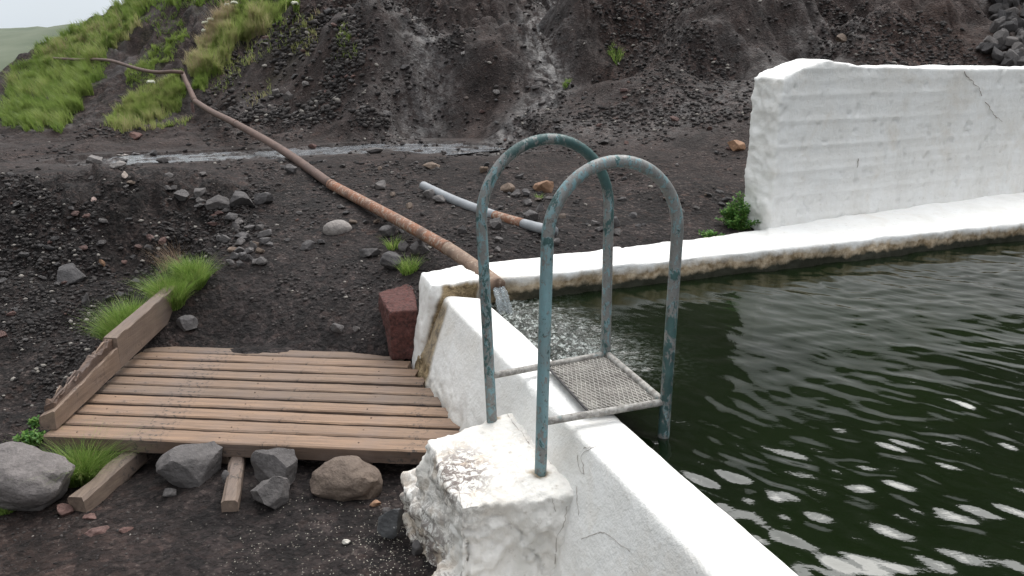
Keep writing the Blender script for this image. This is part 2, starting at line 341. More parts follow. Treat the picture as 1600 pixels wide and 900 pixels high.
def seg_d(px, py, pts):
    d = np.full(px.shape, 1e9)
    for (ax, ay), (bx, by) in zip(pts, pts[1:]):
        vx, vy = bx-ax, by-ay; t = np.clip(((px-ax)*vx+(py-ay)*vy)/(vx*vx+vy*vy+1e-9), 0, 1)
        d = np.minimum(d, np.hypot(px-ax-t*vx, py-ay-t*vy))
    return d
def in_poly(px, py, poly):
    c = np.zeros(px.shape, bool); n = len(poly)
    for i in range(n):
        x1, y1 = poly[i]; x2, y2 = poly[(i+1) % n]
        if y1 == y2: continue
        c ^= ((y1 > py) != (y2 > py)) & (px < (x2-x1)*(py-y1)/(y2-y1)+x1)
    return c
def world_line(pts): return [tuple(AY(*p)[:2]) for p in pts]
# streams and wet runs down the hill, as lines on the ground plan (metres)
STREAM = [tuple(AZ(*p)[:2]) for p in STP]
def stream_z(x): return np.interp(x, [p[0] for p in STREAM], [p[2] for p in STP])
RUNS = [world_line(r) for r in ([(740, 236, 8.3), (800, 190, 8.8), (840, 150, 9.4), (865, 130, 9.8), (830, 60, 11.3), (870, 0, 13.2)],
        [(620, 229, 8.7), (640, 170, 9.5), (680, 120, 10.4), (640, 60, 12), (560, 10, 13.5)], [(1300, 65, 9.5), (1150, 150, 8.4), (1000, 200, 8.2), (760, 232, 8.4)])]
DECK_Z = .15
MOUNDS = [(*tuple(AZ(612, 530, .2))[:2], .24, .09)]+[(*tuple(AY(px, py, yv))[:2], r, a) for px, py, yv, r, a in ((1085, 300, 6.25, .42, .10), (1010, 250, 7.0, .35, .07), (610, 110, 10.7, .75, .38), (520, 120, 10.9, .8, .32), (470, 60, 12.5, .9, .4), (700, 150, 9.8, .6, -.18),
    (985, 85, 9.9, .55, -.32), (930, 40, 11.3, .7, .45), (1090, 60, 10.0, .6, .30), (1010, 140, 8.95, .5, .12), (780, 90, 10.7, .6, .30), (845, 60, 11.2, .45, -.30), (1200, 40, 10.3, .6, .3), (1130, 110, 9.1, .35, -.15), (560, 20, 12.6, .8, .3), (750, 10, 12.8, .8, .4), (1330, 30, 10.3, .5, -.2), (1430, 40, 9.9, .6, .25))]
def rubble(x, y): return sstep(-.12, .22, fbm(x*.9, y*.65, 4, 222))
def terrain_z(x, y):
    z = base_z(x, y); r = np.hypot(x, y)
    far = sstep(7.6, 10.5, y)*(1-sstep(40, 60, r)); hill = sstep(1.15, 2.0, z)*sstep(8, 10, y)*(1-.8*sstep(16, 20, y))
    for mx_, my_, mr_, ma_ in MOUNDS: z = z+ma_*np.exp(-(((x-mx_)**2+(y-my_)**2)/mr_**2)**1.5)
    pit = sstep(-1.5, -2.3, x)*sstep(4.3, 4.9, y)*(1-sstep(6.2, 6.9, y))
    flat = 1-np.maximum(far, pit); rub = rubble(x, y)
    z = z+.012*fbm(x*2.1, y*2.1, 4, 3)*flat+.006*fbm(x*11, y*11, 3, 4)
    z = z+far*(.13*fbm(x*.9, y*.9, 3, 11)+.07*fbm(x*2.6, y*2.2, 4, 12))
    bl = np.abs(fbm(x*1.5+.3*y, y*1.1, 4, 14)); z = z+far*(.35+.65*hill)*.30*(np.minimum(bl, .55)-.25)
    # eroded ribs and broken rock faces on the hillside
    rid = 1-np.abs(fbm(x*.8+.3*y, y*.33, 3, 21)); z = z+hill*(rid-.6)*.42
    f1, f2, iv = worley(x*3.4+.4*fbm(x*2, y*2, 2, 5), y*2.5, 31); z = z+hill*(iv-.45)*.17*sstep(0, .25, f2-f1)
    f1, f2, iv = worley(x*9, y*7.5, 33); z = z+np.maximum(hill*(.2+.9*rub), pit*.55)*(iv-.4)*.11*sstep(0, .2, f2-f1)
    z = z+pit*(.06*fbm(x*3, y*3, 4, 41)+.03*fbm(x*12, y*12, 3, 42))
    # small lumps everywhere
    f1, f2, iv = worley(x*16, y*16, 35); z = z+(iv-.3)*sstep(.5, 0, f1)*(.004+.026*np.maximum(far*(.15+.85*rub), pit))
    # channel of the stream and the runs
    ds = seg_d(x, y, STREAM)+.15*fbm(x*3, y*3, 3, 9); k_ = sstep(.95, .45, ds); z = z*(1-k_)+(stream_z(x)-.03+.055*fbm(x*3.5, y*6, 4, 8))*k_
    z = np.where(ds > .5, np.maximum(z, np.minimum(stream_z(x)+.012-.3*np.maximum(ds-.9, 0), stream_z(x)+.012)), z)
    for q in RUNS[:2]: z = z-.06*sstep(.8, 1.3, ds)*np.exp(-(seg_d(x, y, q)/.35)**2)
    # keep clear of the decking
    u = (x+1.15)*.9957+(y-3.72)*-.0925; v = (x+1.15)*.0925+(y-3.72)*.9957
    dk = sstep(1., .85, np.abs(u))*sstep(-.7, -.55, v)*sstep(.62, .50, v+.03*fbm(x*4, y*4, 3, 2)); z = z-dk*np.maximum(z-.07, 0)
    s, t = st(x, y); z = np.where((s > -.06) & (t > -.09) & (t < 11.1) & (s < 9.1), -.9, z)
    al = (x-1.72)*.8857+(y-5.42)*.4643; ac = -(x-1.72)*.4643+(y-5.42)*.8857; z = np.where((al > .0) & (ac < .14) & (s > -1.9) & (t < 11.2) & (s < 0), -.9, z)
    sc_ = AZ(400, 545, .155); de = np.hypot((x-sc_.x)/.34, (y-sc_.y)/.10)+.25*fbm(x*9, y*9, 3, 99); z = np.where(de < 1.3, np.maximum(z, DECK_Z+.012-.035*de), z)
    return np.where(r > 45, z*(1-sstep(45, 70, r))-4*sstep(45, 70, r), z)
def tz(x, y): return float(terrain_z(np.array([x]), np.array([y]))[0])
# ------------------------------------------------------------------ ground sheet
rad = [.35]
while rad[-1] < 400:
    r = rad[-1]; rad.append(r+(r*.0085+.004 if r < 7.5 else .04 if r < 16 else .09 if r < 26 else r*.03))
rad = np.array(rad)
th = np.concatenate([np.linspace(-180, -42, 40)[:-1], np.linspace(-42, 42, 1050), np.linspace(42, 180, 40)[1:]])
th = np.radians(th[:-1]); RR, TT = np.meshgrid(rad, th, indexing='ij'); X = RR*np.sin(TT); Y = RR*np.cos(TT)
Zt = terrain_z(X.ravel(), Y.ravel()).reshape(X.shape)
def hit(pxs, pys):
    """places where the lines of sight through photo points meet the ground sheet; nan when they miss"""
    pxs = np.asarray(pxs, float); pys = np.asarray(pys, float); out = np.full((len(pxs), 3), np.nan)
    for c in range(0, len(pxs), 2000):
        a = (pxs[c:c+2000]-800)/FPX; b = -(pys[c:c+2000]-450)/FPX; dy = cp+b*sp; dz = -sp+b*cp; hh = np.hypot(a, dy); az = np.arctan2(a, dy)
        j = np.searchsorted(th, az); j = np.clip(j, 1, len(th)-1); f = ((az-th[j-1])/(th[j]-th[j-1]))[None]
        Zc = Zt[:, j-1]*(1-f)+Zt[:, j]*f; ZR = CAM_H+rad[:, None]*(dz/hh)[None]; dd = ZR-Zc; dd[rad < 1.4] = 1; k = (dd < 0).argmax(0); ok = (dd < 0).any(0); k = np.maximum(k, 1)
        i = np.arange(len(a)); u = dd[k-1, i]/(dd[k-1, i]-dd[k, i]+1e-12); r = rad[k-1]+(rad[k]-rad[k-1])*u
        q = np.stack([r*np.sin(az), r*np.cos(az), CAM_H+r*dz/hh], 1); out[c:c+2000][ok] = q[ok]
    return out
nr, na = X.shape; idx = np.arange(nr*na).reshape(nr, na); nx = np.roll(idx, -1, 1)
F = np.stack([idx[:-1], nx[:-1], nx[1:], idx[1:]], -1).reshape(-1, 4)
V = np.stack([X, Y, Zt], -1).reshape(-1, 3)
V = np.vstack([V, [[0, 0, tz(0, 0)]]])
g_me = np_mesh('ground', V, F[:, ::-1])
PX, PY = proj(V[:, 0], V[:, 1], V[:, 2]); front = V[:, 1] > 2
xx, yy = V[:, 0], V[:, 1]
wet = np.exp(-(seg_d(xx, yy, STREAM)/.45)**2)
wet = np.maximum(wet, np.exp(-(seg_d(xx, yy, RUNS[0])/.36)**2)); wet = np.maximum(wet, np.exp(-(seg_d(xx, yy, RUNS[1])/.42)**2)*.85)
wet = np.maximum(wet, .6*np.exp(-(seg_d(xx, yy, RUNS[2])/.5)**2)); wet = np.maximum(wet, .35*sstep(8, 9.5, yy)*sstep(.0, .5, fbm(xx*.8, yy*.8, 3, 77)))
brown = sstep(-.1, .5, fbm(xx*.5, yy*.5, 3, 61))*sstep(7.5, 9, yy)*sstep(-2.5, 1, xx)
brown = .8*brown; brown = np.maximum(brown*.8, .55*np.exp(-((xx+1.75)**2+(yy-2.45)**2)/.35)); brown = np.maximum(brown, .35*sstep(6, 8, yy))
sand = sstep(-2, -1.6, xx)*sstep(5.6, 4.8, yy)*sstep(4, 4.4, yy); sand = np.maximum(sand, sstep(.8, -.2, np.abs(xx+.9)-.3)*sstep(3.6, 3, yy))
grit = .05+.5*np.exp(-((xx+.45)**2+(yy-2.65)**2)/.25)
GP = {'big': [(7, 200), (5, 150), (30, 118), (60, 76), (95, 52), (130, 36), (165, 18), (216, -6), (232, 10), (225, 30), (190, 68), (165, 88), (159, 128), (135, 150), (111, 195), (60, 205)],
      'clover': [(220, 88), (250, 66), (290, 44), (297, 52), (257, 101), (225, 130), (203, 140), (200, 120)],
      'low': [(169, 200), (190, 170), (209, 150), (236, 130), (287, 113), (294, 149), (267, 182), (225, 196), (195, 204)],
      'tall': [(294, 101), (314, 68), (355, 18), (399, 14), (439, 12), (460, 6), (440, 30), (405, 51), (365, 78), (338, 111), (321, 142), (300, 140)],
      'crest': [(216, 0), (300, -8), (460, -10), (470, 10), (400, 15), (330, 12), (240, 16)]}
green = np.zeros(len(V))
for k_, q in GP.items():
    if k_ != 'crest': green = np.maximum(green, in_poly(PX, PY, q)*1.)
green *= front*(yy > 10)
green = np.maximum(green*.95, .3*sstep(.2, .7, fbm(xx*1.1, yy*1.1, 3, 88))*sstep(-1, -4, xx)*sstep(10, 12, yy))
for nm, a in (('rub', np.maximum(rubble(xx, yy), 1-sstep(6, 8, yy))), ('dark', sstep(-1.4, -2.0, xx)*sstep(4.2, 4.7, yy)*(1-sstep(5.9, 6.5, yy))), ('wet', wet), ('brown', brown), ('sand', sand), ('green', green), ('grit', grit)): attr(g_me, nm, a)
link('ground', g_me, M_GROUND, kind='structure')

# far valley side seen past the hill
def far_hill(name, y0, pts, mat):
    xs = np.linspace(-900, 500, 140); vs = np.linspace(0, 1, 24); Xh, Vh = np.meshgrid(xs, vs, indexing='ij')
    top = np.interp(Xh, [p[0] for p in pts], [p[1] for p in pts])
    Zh = -8+(top+8)*np.sin(Vh*math.pi/2)**.8+6*fbm(Xh*.01, Vh*3, 4, 5)*Vh; Yh = y0+Vh*260
    ii = np.arange(Xh.size).reshape(Xh.shape); F = np.stack([ii[:-1, :-1], ii[1:, :-1], ii[1:, 1:], ii[:-1, 1:]], -1).reshape(-1, 4)
    link(name, np_mesh(name, np.stack([Xh, Yh, Zh], -1).reshape(-1, 3), F), mat, kind='structure')
m = Mat('distant_turf', .95); nn = m.noise(.02, 5, .6); m.color(m.mix(m.rng(nn, .35, .65), (.060, .078, .045), (.10, .115, .075)))
def ring_hill(name, r0, r1, a0, a1, h, mat):
    A, Vh = np.meshgrid(np.radians(np.linspace(a0, a1, 90)), np.linspace(0, 1, 20), indexing='ij'); rr = r0+(r1-r0)*Vh
    Zh = -6+h*np.sin(Vh*math.pi/2)*(1+.25*fbm(A*3, Vh*1.5, 3, 6))*np.sin(np.clip((A-math.radians(a0))/math.radians(a1-a0), 0, 1)*math.pi)**.35
    ii = np.arange(A.size).reshape(A.shape); F = np.stack([ii[:-1, :-1], ii[1:, :-1], ii[1:, 1:], ii[:-1, 1:]], -1).reshape(-1, 4)
    link(name, np_mesh(name, np.stack([rr*np.sin(A), rr*np.cos(A), Zh], -1).reshape(-1, 3), F), mat, kind='structure')
mv = Mat('unseen_valley_turf', .95); mv.color(mv.mix(mv.rng(mv.noise(.05, 5, .6), .35, .65), (.05, .07, .03), (.07, .065, .055)))
ring_hill('unseen_valley_side', 55, 170, 205, 318, 62, mv.m)  # slope out of view, placed and sized to block sky light from the left
far_hill('hills', 500, [(-900, 40), (-480, 24), (-430, 26), (-380, 30), (0, 60), (500, 60)], m.m)

# ------------------------------------------------------------------ concrete: pool walls, pier, tall wall, step block
WATER_Z = .455
def lin(a, b, t): return Vector(a)+(Vector(b)-Vector(a))*t
def disp(me, amp, sc, o=4, s=0, extra=None):
    c = coords(me); n = normals(me); d = amp*fbm3(c*sc, o, s)
    if extra is not None: d = d+extra(c, n)
    setco(me, c+n*d[:, None]); return c
U = Vector((EU[0], EU[1], 0)); Vv = Vector((EV[0], EV[1], 0)); O3 = Vector((O[0], O[1], 0))
# near wall: section at its far end and near end
bm = bmesh.new()
def sec(p_in, p_out, bat): 
    a = Vector((p_in[0], p_in[1], 0)); b = Vector((p_out[0], p_out[1], 0)); n = (b-a).normalized()
    return [a+Vector((0, 0, -1)), a+Vector((0, 0, .55)), b+Vector((0, 0, .55)), b+n*bat+Vector((0, 0, .10)), b+n*bat*1.25+Vector((0, 0, -1))]
n1 = sec((-.15, 3.99), (-.36, 4.055), .19); n2 = sec((.413, 2.41), (.214, 2.41), .15); n3 = sec((1.93, -1.85), (1.70, -1.90), .15)
prism(bm, n1, n2); prism(bm, n2, n3)
me = remesh('pool_wall', bm, .012, 5, math.atan2(EU[1], EU[0]))
disp(me, .0035, 4, 5, 2, lambda c, n: -.012*sstep(.35, .1, c[:, 2])*np.abs(fbm3(c*9, 4, 8))*2)
attr(me, 'stain', .55*sstep(.26, .08, coords(me)[:, 2])*(coords(me)[:, 1] > 2.9)+.9*np.exp(-((np.minimum(coords(me) @ np.array([-.3365, .9417, 0])-3.81, 0)/.03)**2))*sstep(.56, .5, coords(me)[:, 2])); attr(me, 'crust', np.zeros(len(me.vertices)))
t_wall = empty('pool_wall', (.1, 3, 0), label='low white concrete wall of the pool running from the pipe towards the viewer', cat='wall')
link('wall_body', me, M_WHITE, t_wall)
# far rim
bm = bmesh.new()
def rimsec(i, o, zt=.6): return [Vector((*i, -1)), Vector((*i, zt-.01)), Vector((*o, zt+.0)), Vector((*o, -1))]
r0 = rimsec((-.17, 4.178), (-.30, 4.48)); r1 = rimsec((1.487, 4.88), (1.30, 5.27)); r2 = rimsec((3.646, 5.80), (3.3, 6.5)); r3 = rimsec((10.2, 8.58), (9.8, 9.6))
prism(bm, r0, r1); prism(bm, r1, r2); prism(bm, r2, r3)
# sloped fillet at the foot of the tall wall
def fil(a, b, z): return [Vector((*a, .3)), Vector((*a, .595)), Vector((*b, z)), Vector((*b, .3))]
prism(bm, fil((1.62, 5.0), (1.72, 5.50), .63), fil((3.55, 5.84), (3.75, 6.60), .68)); prism(bm, fil((3.55, 5.84), (3.75, 6.60), .68), fil((9.9, 8.6), (9.7, 9.8), .7))
me = remesh('rim', bm, .015, 6, math.atan2(EV[1], EV[0]))
def rime(c, n):
    s, t = st(c[:, 0], c[:, 1]); return .02*fbm3(c*3, 3, 19)*(n[:, 2] < .7)-.010*np.abs(fbm3(c*14, 3, 29))*sstep(.585, .5, c[:, 2])
disp(me, .007, 6, 4, 12, rime); c = coords(me)
attr(me, 'stain', .85*np.exp(-((c[:, 0]+.10)**2+(c[:, 1]-4.15)**2)/.02)); attr(me, 'crust', np.zeros(len(c)))
t_rim = empty('concrete_kerb', (1, 4.8, 0), label='white topped concrete kerb of the pool with brown water stains, below the tall wall', cat='kerb')
link('kerb_body', me, M_RIM, t_rim)
# side and end rims beyond the frame
bm = bmesh.new()
q = [O3+Vv*11+U*a+Vv*b for a, b in ((-.3, 0), (9.3, 0), (9.3, .3), (-.3, .3))]; prism(bm, [p+Vector((0, 0, -1)) for p in q], [p+Vector((0, 0, .6)) for p in q])
q = [O3+U*9+Vv*a+U*b for a, b in ((.0, 0), (10.99, 0), (10.99, .3), (.0, .3))]; prism(bm, [p+Vector((0, 0, -1)) for p in q], [p+Vector((0, 0, .597)) for p in q])
me = bm_mesh('rim_ends', bm); q = [O3+U*a+Vv*b for a, b in ()]
link('kerb_extension', me, M_RIM, t_rim, smooth=False)
# the near wall beyond what the photo shows
bm = bmesh.new(); a = Vector((1.93, -1.85, 0)); b = O3+U*9.2; nrm = Vector((-.942, -.337, 0))
q = [a-U*.01, b, b+nrm*.23, a-U*.01+nrm*.23]; prism(bm, [p+Vector((0, 0, -1)) for p in q], [p+Vector((0, 0, .547)) for p in q])
link('wall_continuation', bm_mesh('wc', bm), M_WHITE, t_wall, smooth=False)
# pier at the corner
bm = bmesh.new()
top = [AZ(657, 425, .62), AZ(722, 415, .62), AZ(752, 432, .62), AZ(745, 437, .62), AZ(674, 446, .62)]
cxy = sum(top, Vector())/5
bot = [Vector((p.x-.05-.03*(i in (0, 4)), p.y-(.10 if i in (4,) else 0), -.3)) for i, p in enumerate(top)]
bot[4] = Vector((-.58, 4.12, -.3)); bot[3] = Vector((-.22, 4.12, -.3)); bot[2] = Vector((-.17, 4.1, -.3))
prism(bm, bot, top)
me = remesh('pier', bm, .010, 5); disp(me, .009, 9, 5, 31); c = coords(me)
px_, py_ = proj(c[:, 0], c[:, 1], c[:, 2])
gap = seg_d(c[:, 1], c[:, 2], [(4.02, .57), (3.98, .45), (3.98, -.1)])
fr_ = sstep(-.1, -.5, normals(me)[:, 1]); xl = -.375-.26*(.6-c[:, 2])+.02*fbm3(c*12, 3, 5)
attr(me, 'stain', fr_*np.clip(sstep(xl, xl+.03, c[:, 0])+0*c[:, 0], 0, 1)*sstep(.625, .60, c[:, 2]+.015*fbm3(c*20, 3, 3))); attr(me, 'crust', np.zeros(len(c)))
t_pier = empty('concrete_pier', (-.35, 4.15, 0), label='short white concrete corner pier beside the pipe outlet with brown stained crack', cat='pier')
link('pier_body', me, M_WHITE, t_pier)
# tall wall
bm = bmesh.new()
WA = Vector((1.72, 5.42, 0)); WB = Vector((4.2, 6.72, 0)); wd = (WB-WA).normalized(); wn_ = Vector((-wd.y, wd.x, 0)); WC = WA+wd*9.5
tops = [(0, 1.60), (.12, 1.655), (.38, 1.715), (.75, 1.68), (1.3, 1.665), (3, 1.655), (9.5, 1.65)]
for (s0, z0), (s1, z1) in zip(tops, tops[1:]):
    def ws(s, z): 
        p = WA+wd*s; o_ = -.05*sstep(.0, .1, s)*0
        return [p+Vector((0, 0, .2)), p+Vector((0, 0, z-.015)), p+wn_*.27+Vector((0, 0, z)), p+wn_*.27+Vector((0, 0, .2))]
    prism(bm, ws(s0, z0), ws(s1, z1))
me = remesh('wall', bm, .015, 3, math.atan2(wd.y, wd.x))
def walle(c, n):
    s = (c-np.array(WA)) @ np.array(wd); f = sstep(.3, .8, -(n @ np.array(wn_))); end = sstep(.16, 0, s)
    k = (c[:, 2]+.004*fbm3(c*1.6, 2, 9))/.165; fr = np.abs(k-np.round(k)); brk = sstep(-.3, .4, fbm3(c*2.2, 3, 71))
    lip = .011*sstep(.085, .0, fr)*(.35+.65*brk); lay = .006*(_h(np.floor(k+.5), k*0, k*0, 3)/4294967296.-.5)
    pit = -.018*sstep(.70, .85, fbm3(c*17, 3, 14))
    return f*(lip+lay+pit*.6+.0015*fbm3(c*26, 3, 6))+end*(.014*fbm3(c*13, 3, 55)+.006*fbm3(c*34, 2, 56))+.012*fbm3(c*5, 3, 57)*sstep(1.58, 1.66, c[:, 2])
disp(me, .004, 2, 2, 15, walle); attr(me, 'stain', np.zeros(len(me.vertices))); attr(me, 'crust', np.zeros(len(me.vertices)))
t_tall = empty('concrete_wall', tuple(WA), label='tall white painted concrete wall with rough left end rising behind the pool', cat='wall')
link('wall_body', me, M_WHITE, t_tall)
M_CRACK = Mat('dark_crack', .95).color((.28, .24, .21)).m
def crack(parent, pts, r=.0025, label=None):
    bm = bmesh.new(); P = []
    for a, b in zip(pts, pts[1:]):
        for k in range(5):
            P.append(lin(a, b, k/5)+Vector([random.uniform(-1, 1)*.006 for _ in range(3)]))
    P.append(Vector(pts[-1])); tube(bm, P, [r*random.uniform(.4, 1.2) for _ in P], 5)
    link('crack', bm_mesh('crack', bm), M_CRACK, parent)
def on_wall(px, py, off=-.004):     # point on the tall wall's face
    r = Vector(ray(px, py)); nn = wn_; c0 = Vector((0, 0, CAM_H)); t = (WA+wn_*off-c0).dot(nn)/r.dot(nn); return c0+r*t
for pl in ([(1507, 112), (1518, 126), (1530, 138), (1534, 150)], [(1540, 160), (1553, 178), (1566, 190)], [(1342, 248), (1339, 262)]): crack(t_tall, [on_wall(*p, -.008) for p in pl], .0028)
# step block
bm = bmesh.new(); BT = .395
def ring(pts, z, grow=0, cx=None):
    return [Vector((p.x+(p.x-cx.x)*grow, p.y+(p.y-cx.y)*grow, z)) for p in pts]
tp = [AZ(664, 684, BT), AZ(716, 792, BT), AZ(893, 775, BT), Vector((.35, 2.45, BT)), AZ(800, 648, BT)]; cc = sum(tp, Vector())/5
tp2 = [Vector((p.x, p.y, BT+(.02 if i in (3, 4) else 0))) for i, p in enumerate(tp)]
prism(bm, ring(tp, -.3, .10, cc), tp2)
q = [AZ(624, 757, .16), AZ(640, 735, .17), AZ(700, 740, .16), AZ(740, 830, .16), AZ(690, 850, .12)]; qc = sum(q, Vector())/5
prism(bm, ring(q, -.3, .12, qc), q)
q = [AZ(700, 850, .17), AZ(880, 840, .17), AZ(900, 900, .16), AZ(890, 1010, .10), AZ(700, 990, .12), AZ(672, 900, .12)]; qc = sum(q, Vector())/6
prism(bm, ring(q, -.3, .06, qc), q)
me = remesh('block', bm, .0085, 14)
c0_ = coords(me)
def blke(c, n):
    rough = sstep(.40, .25, c[:, 2])
    return .034*fbm3(c*5, 3, 91)*(.45+.55*rough)+.018*fbm3(c*20, 4, 92)*(.2+.8*rough)-.012*(np.abs(fbm3(c*6, 3, 95)) < .05)*rough+.006*fbm3(c*60, 2, 93)
disp(me, .008, 4, 3, 90, blke); c = coords(me)
pa = AZ(715, 740, BT)
attr(me, 'crust', np.clip(np.exp(-(((c[:, 0]-pa.x)/.12)**2+((c[:, 1]-pa.y)/.19)**2)*1.)*1.2*sstep(.25, .39, c[:, 2])+.28*sstep(.1, .6, fbm3(c*4, 3, 77))+.55*sstep(.17, .0, c[:, 2])+.7*sstep(-.15, -.27, c[:, 0])*sstep(.3, .1, c[:, 2]), 0, 1)); rs_ = np.minimum(np.hypot(c[:, 0]-AZ(768, 655, .4).x, c[:, 1]-AZ(768, 655, .4).y), np.hypot(c[:, 0]-AZ(843, 748, .39).x, c[:, 1]-AZ(843, 748, .39).y))
attr(me, 'stain', np.maximum(.9*sstep(.045, .018, rs_+.012*fbm3(c*40, 3, 8)), .45*sstep(.15, .0, c[:, 2])*sstep(.1, .6, fbm3(c*5, 3, 17)+.3)))
t_blk = empty('concrete_step', tuple(Vector((cc.x, cc.y, 0))), label='rough lumpy concrete step with peeling white paint that carries the ladder rails', cat='step')
link('step_body', me, M_BLOCK, t_blk)
def on_plane(px, py, p0, n):
    r = Vector(ray(px, py)); c0 = Vector((0, 0, CAM_H)); t = (Vector(p0)-c0).dot(n)/r.dot(n); return c0+r*t

def mesh_hit(o, px, py, off=.001):
    inv = o.matrix_world.inverted(); a = inv @ Vector((0, 0, CAM_H)) if 0 else Vector((0, 0, CAM_H))-o.parent.location
    ok, p, nn, _ = o.ray_cast(a, Vector(ray(px, py)).normalized()); return (p+nn*off+o.parent.location) if ok else None
def cracks(name, parent, lines, r):
    o = [c for c in parent.children if c.name.split('.')[0] == name][0]; bpy.context.view_layer.update()
    for ln in lines:
        P = [Vector(p) for p in zip(np.interp(np.linspace(0, len(ln)-1, len(ln)*5), range(len(ln)), [q[0] for q in ln]), np.interp(np.linspace(0, len(ln)-1, len(ln)*5), range(len(ln)), [q[1] for q in ln]))]
        Q = [mesh_hit(o, p[0]+random.uniform(-1.3, 1.3), p[1]+random.uniform(-1.3, 1.3)) for p in P]; Q = [q for q in Q if q]
        if len(Q) > 3:
            bm = bmesh.new(); tube(bm, Q, [r*random.uniform(.4, 1.3) for _ in Q], 5); link('crack', bm_mesh('crack', bm), M_CRACK, parent)
cracks('wall_body', t_wall, [[(903, 712), (906, 735), (914, 742), (908, 710), (930, 697)], [(908, 842), (935, 832), (945, 832), (985, 862)], [(905, 805), (900, 760)], [(912, 700), (925, 699)], [(680, 475), (683, 500), (676, 520)]], .0008)
cracks('step_body', t_blk, [[(791, 642), (800, 660), (818, 680), (828, 695)], [(868, 880), (871, 840), (882, 815), (886, 790)], [(862, 778), (868, 800)], [(845, 700), (862, 725)], [(700, 700), (712, 745), (722, 790)]], .0009)

# ------------------------------------------------------------------ water
sv = [0.]
while sv[-1] < 9.1: sv.append(sv[-1]+(.012 if sv[-1] < 3.4 else .1))
tv = [0.]
while tv[-1] < 11.05: tv.append(tv[-1]+(.0125 if tv[-1] < 3.2 else .03 if tv[-1] < 5.5 else .12))
Sg, Tg = np.meshgrid(np.array(sv)-.015, np.array(tv)-.03, indexing='ij')
Xw = O[0]+Sg*EU[0]+Tg*EV[0]; Yw = O[1]+Sg*EU[1]+Tg*EV[1]
OUT = np.array([-.075, 4.06])      # where the jet lands
rw = np.hypot(Xw-OUT[0], Yw-OUT[1])
wx = Xw+.06*fbm(Xw*1.4, Yw*1.4, 2, 3); wy = Yw+.06*fbm(Xw*1.4, Yw*1.4, 2, 4)
def rot(a): a = R(a); return wx*math.cos(a)+wy*math.sin(a), -wx*math.sin(a)+wy*math.cos(a)
p1, q1 = rot(-48); p2, q2 = rot(8); p3, q3 = rot(-62)
calm = .35+.65*sstep(.5, 2.2, rw)
h = calm*(.0050*gn2(p1*1.7, q1*3.6, 1)+.0050*gn2(p1*3.9, q1*7.5, 11)+.0040*gn2(p2*4.4, q2*9.5, 2)+(.0018+.0034*sstep(4.2, 2.4, Yw))*gn2(p1*7.5, q1*15, 3)+.00065*fbm(p1*16, q1*27, 2, 14)+.0013*gn2(p1*9, q1*42, 4)*sstep(-.1, .3, gn2(Xw*2, Yw*2, 9)))
h = h+.0020*np.sin(rw*42+1.2*fbm(Xw*3, Yw*3, 2, 5))*np.exp(-rw/.9)*sstep(.1, .5, rw)
ch = np.exp(-(seg_d(Xw, Yw, [(-.07, 4.05), (.12, 3.75), (.25, 3.4)])/.27)**2); h = h+ch*(.022*fbm(Xw*11, Yw*11, 3, 6)+.012*fbm(Xw*34, Yw*34, 2, 7))
ii = np.arange(Xw.size).reshape(Xw.shape); F = np.stack([ii[:-1, :-1], ii[1:, :-1], ii[1:, 1:], ii[:-1, 1:]], -1).reshape(-1, 4)
me = np_mesh('pool_water', np.stack([Xw, Yw, WATER_Z+h], -1).reshape(-1, 3), F)
attr(me, 'churn', ch.ravel())
m = Mat('dark_green_pool_water', .0)
m.color(m.mix(m.math('MULTIPLY', m.att('churn'), m.rng(m.noise(38, 5, .75), .50, .60, 0, .85)), m.mix(m.rng(m.noise(.8, 3), .35, .65), (.0028, .0060, .0018), (.0050, .0102, .0026)), (.35, .38, .36)))
m.b.inputs['IOR'].default_value = 1.42
m.bump(m.math('MULTIPLY', m.noise(70, 3, .6), m.math('ADD', m.math('MULTIPLY', m.att('churn'), 1.0), .02)), .014, 1.); m.bump(m.noise(60, 2, .5, m.co((.45, 1.6, 1))), .0010, .25)
link('pool_water', me, m.m, kind='structure')
# stream: a strip lying in its channel
def ribbon(name, pts, wid, lift, mat, n=16, seed=0):
    P = bez([Vector((a, b, 0)) for a, b in pts], n); rows = []; V = []; rr = random.Random(seed); N = len(P)
    for i, p in enumerate(P):
        t = (P[min(i+1, N-1)]-P[max(i-1, 0)]).normalized(); nn = Vector((-t.y, t.x, 0)); u = i/(N-1); wv = np.interp(u, [a for a, _ in wid], [b for _, b in wid])
        wl = wv*(1+.4*mnoise.noise((i*.25, seed, 0))); wr = wv*(1+.4*mnoise.noise((i*.25, seed+9, 0)))
        for k in range(13):
            f = k/12; V.append(tuple(p-nn*wl*(1-f)+nn*wr*f))
    V = np.array(V); V[:, 2] = stream_z(V[:, 0])+lift+.003*fbm(V[:, 0]*9, V[:, 1]*14, 2, 3)
    ii = np.arange(len(V)).reshape(-1, 13); F = np.stack([ii[:-1, :-1], ii[1:, :-1], ii[1:, 1:], ii[:-1, 1:]], -1).reshape(-1, 4)
    return link(name, np_mesh(name, V, F[:, ::-1]), mat, kind='structure')
m = Mat('shallow_stream_water', .05); m.color(m.mix(m.rng(m.noise(20, 4, .7, m.co((.4, 2.5, 1))), .46, .62, .03, .7), (.05, .052, .056), (.46, .48, .51))); m.b.inputs['IOR'].default_value = 1.6  # pale streaks in the colour are painted glints
m.bump(m.noise(40, 4, .6, m.co((.5, 1.5, 1))), .008, .8)
M_STREAM = m.m
ribbon('stream', STREAM, [(0, .1), (.12, .5), (.35, .62), (.5, .55), (.7, .5), (.8, .7), (.92, .7), (1, .3)], -.012, M_STREAM, 20)

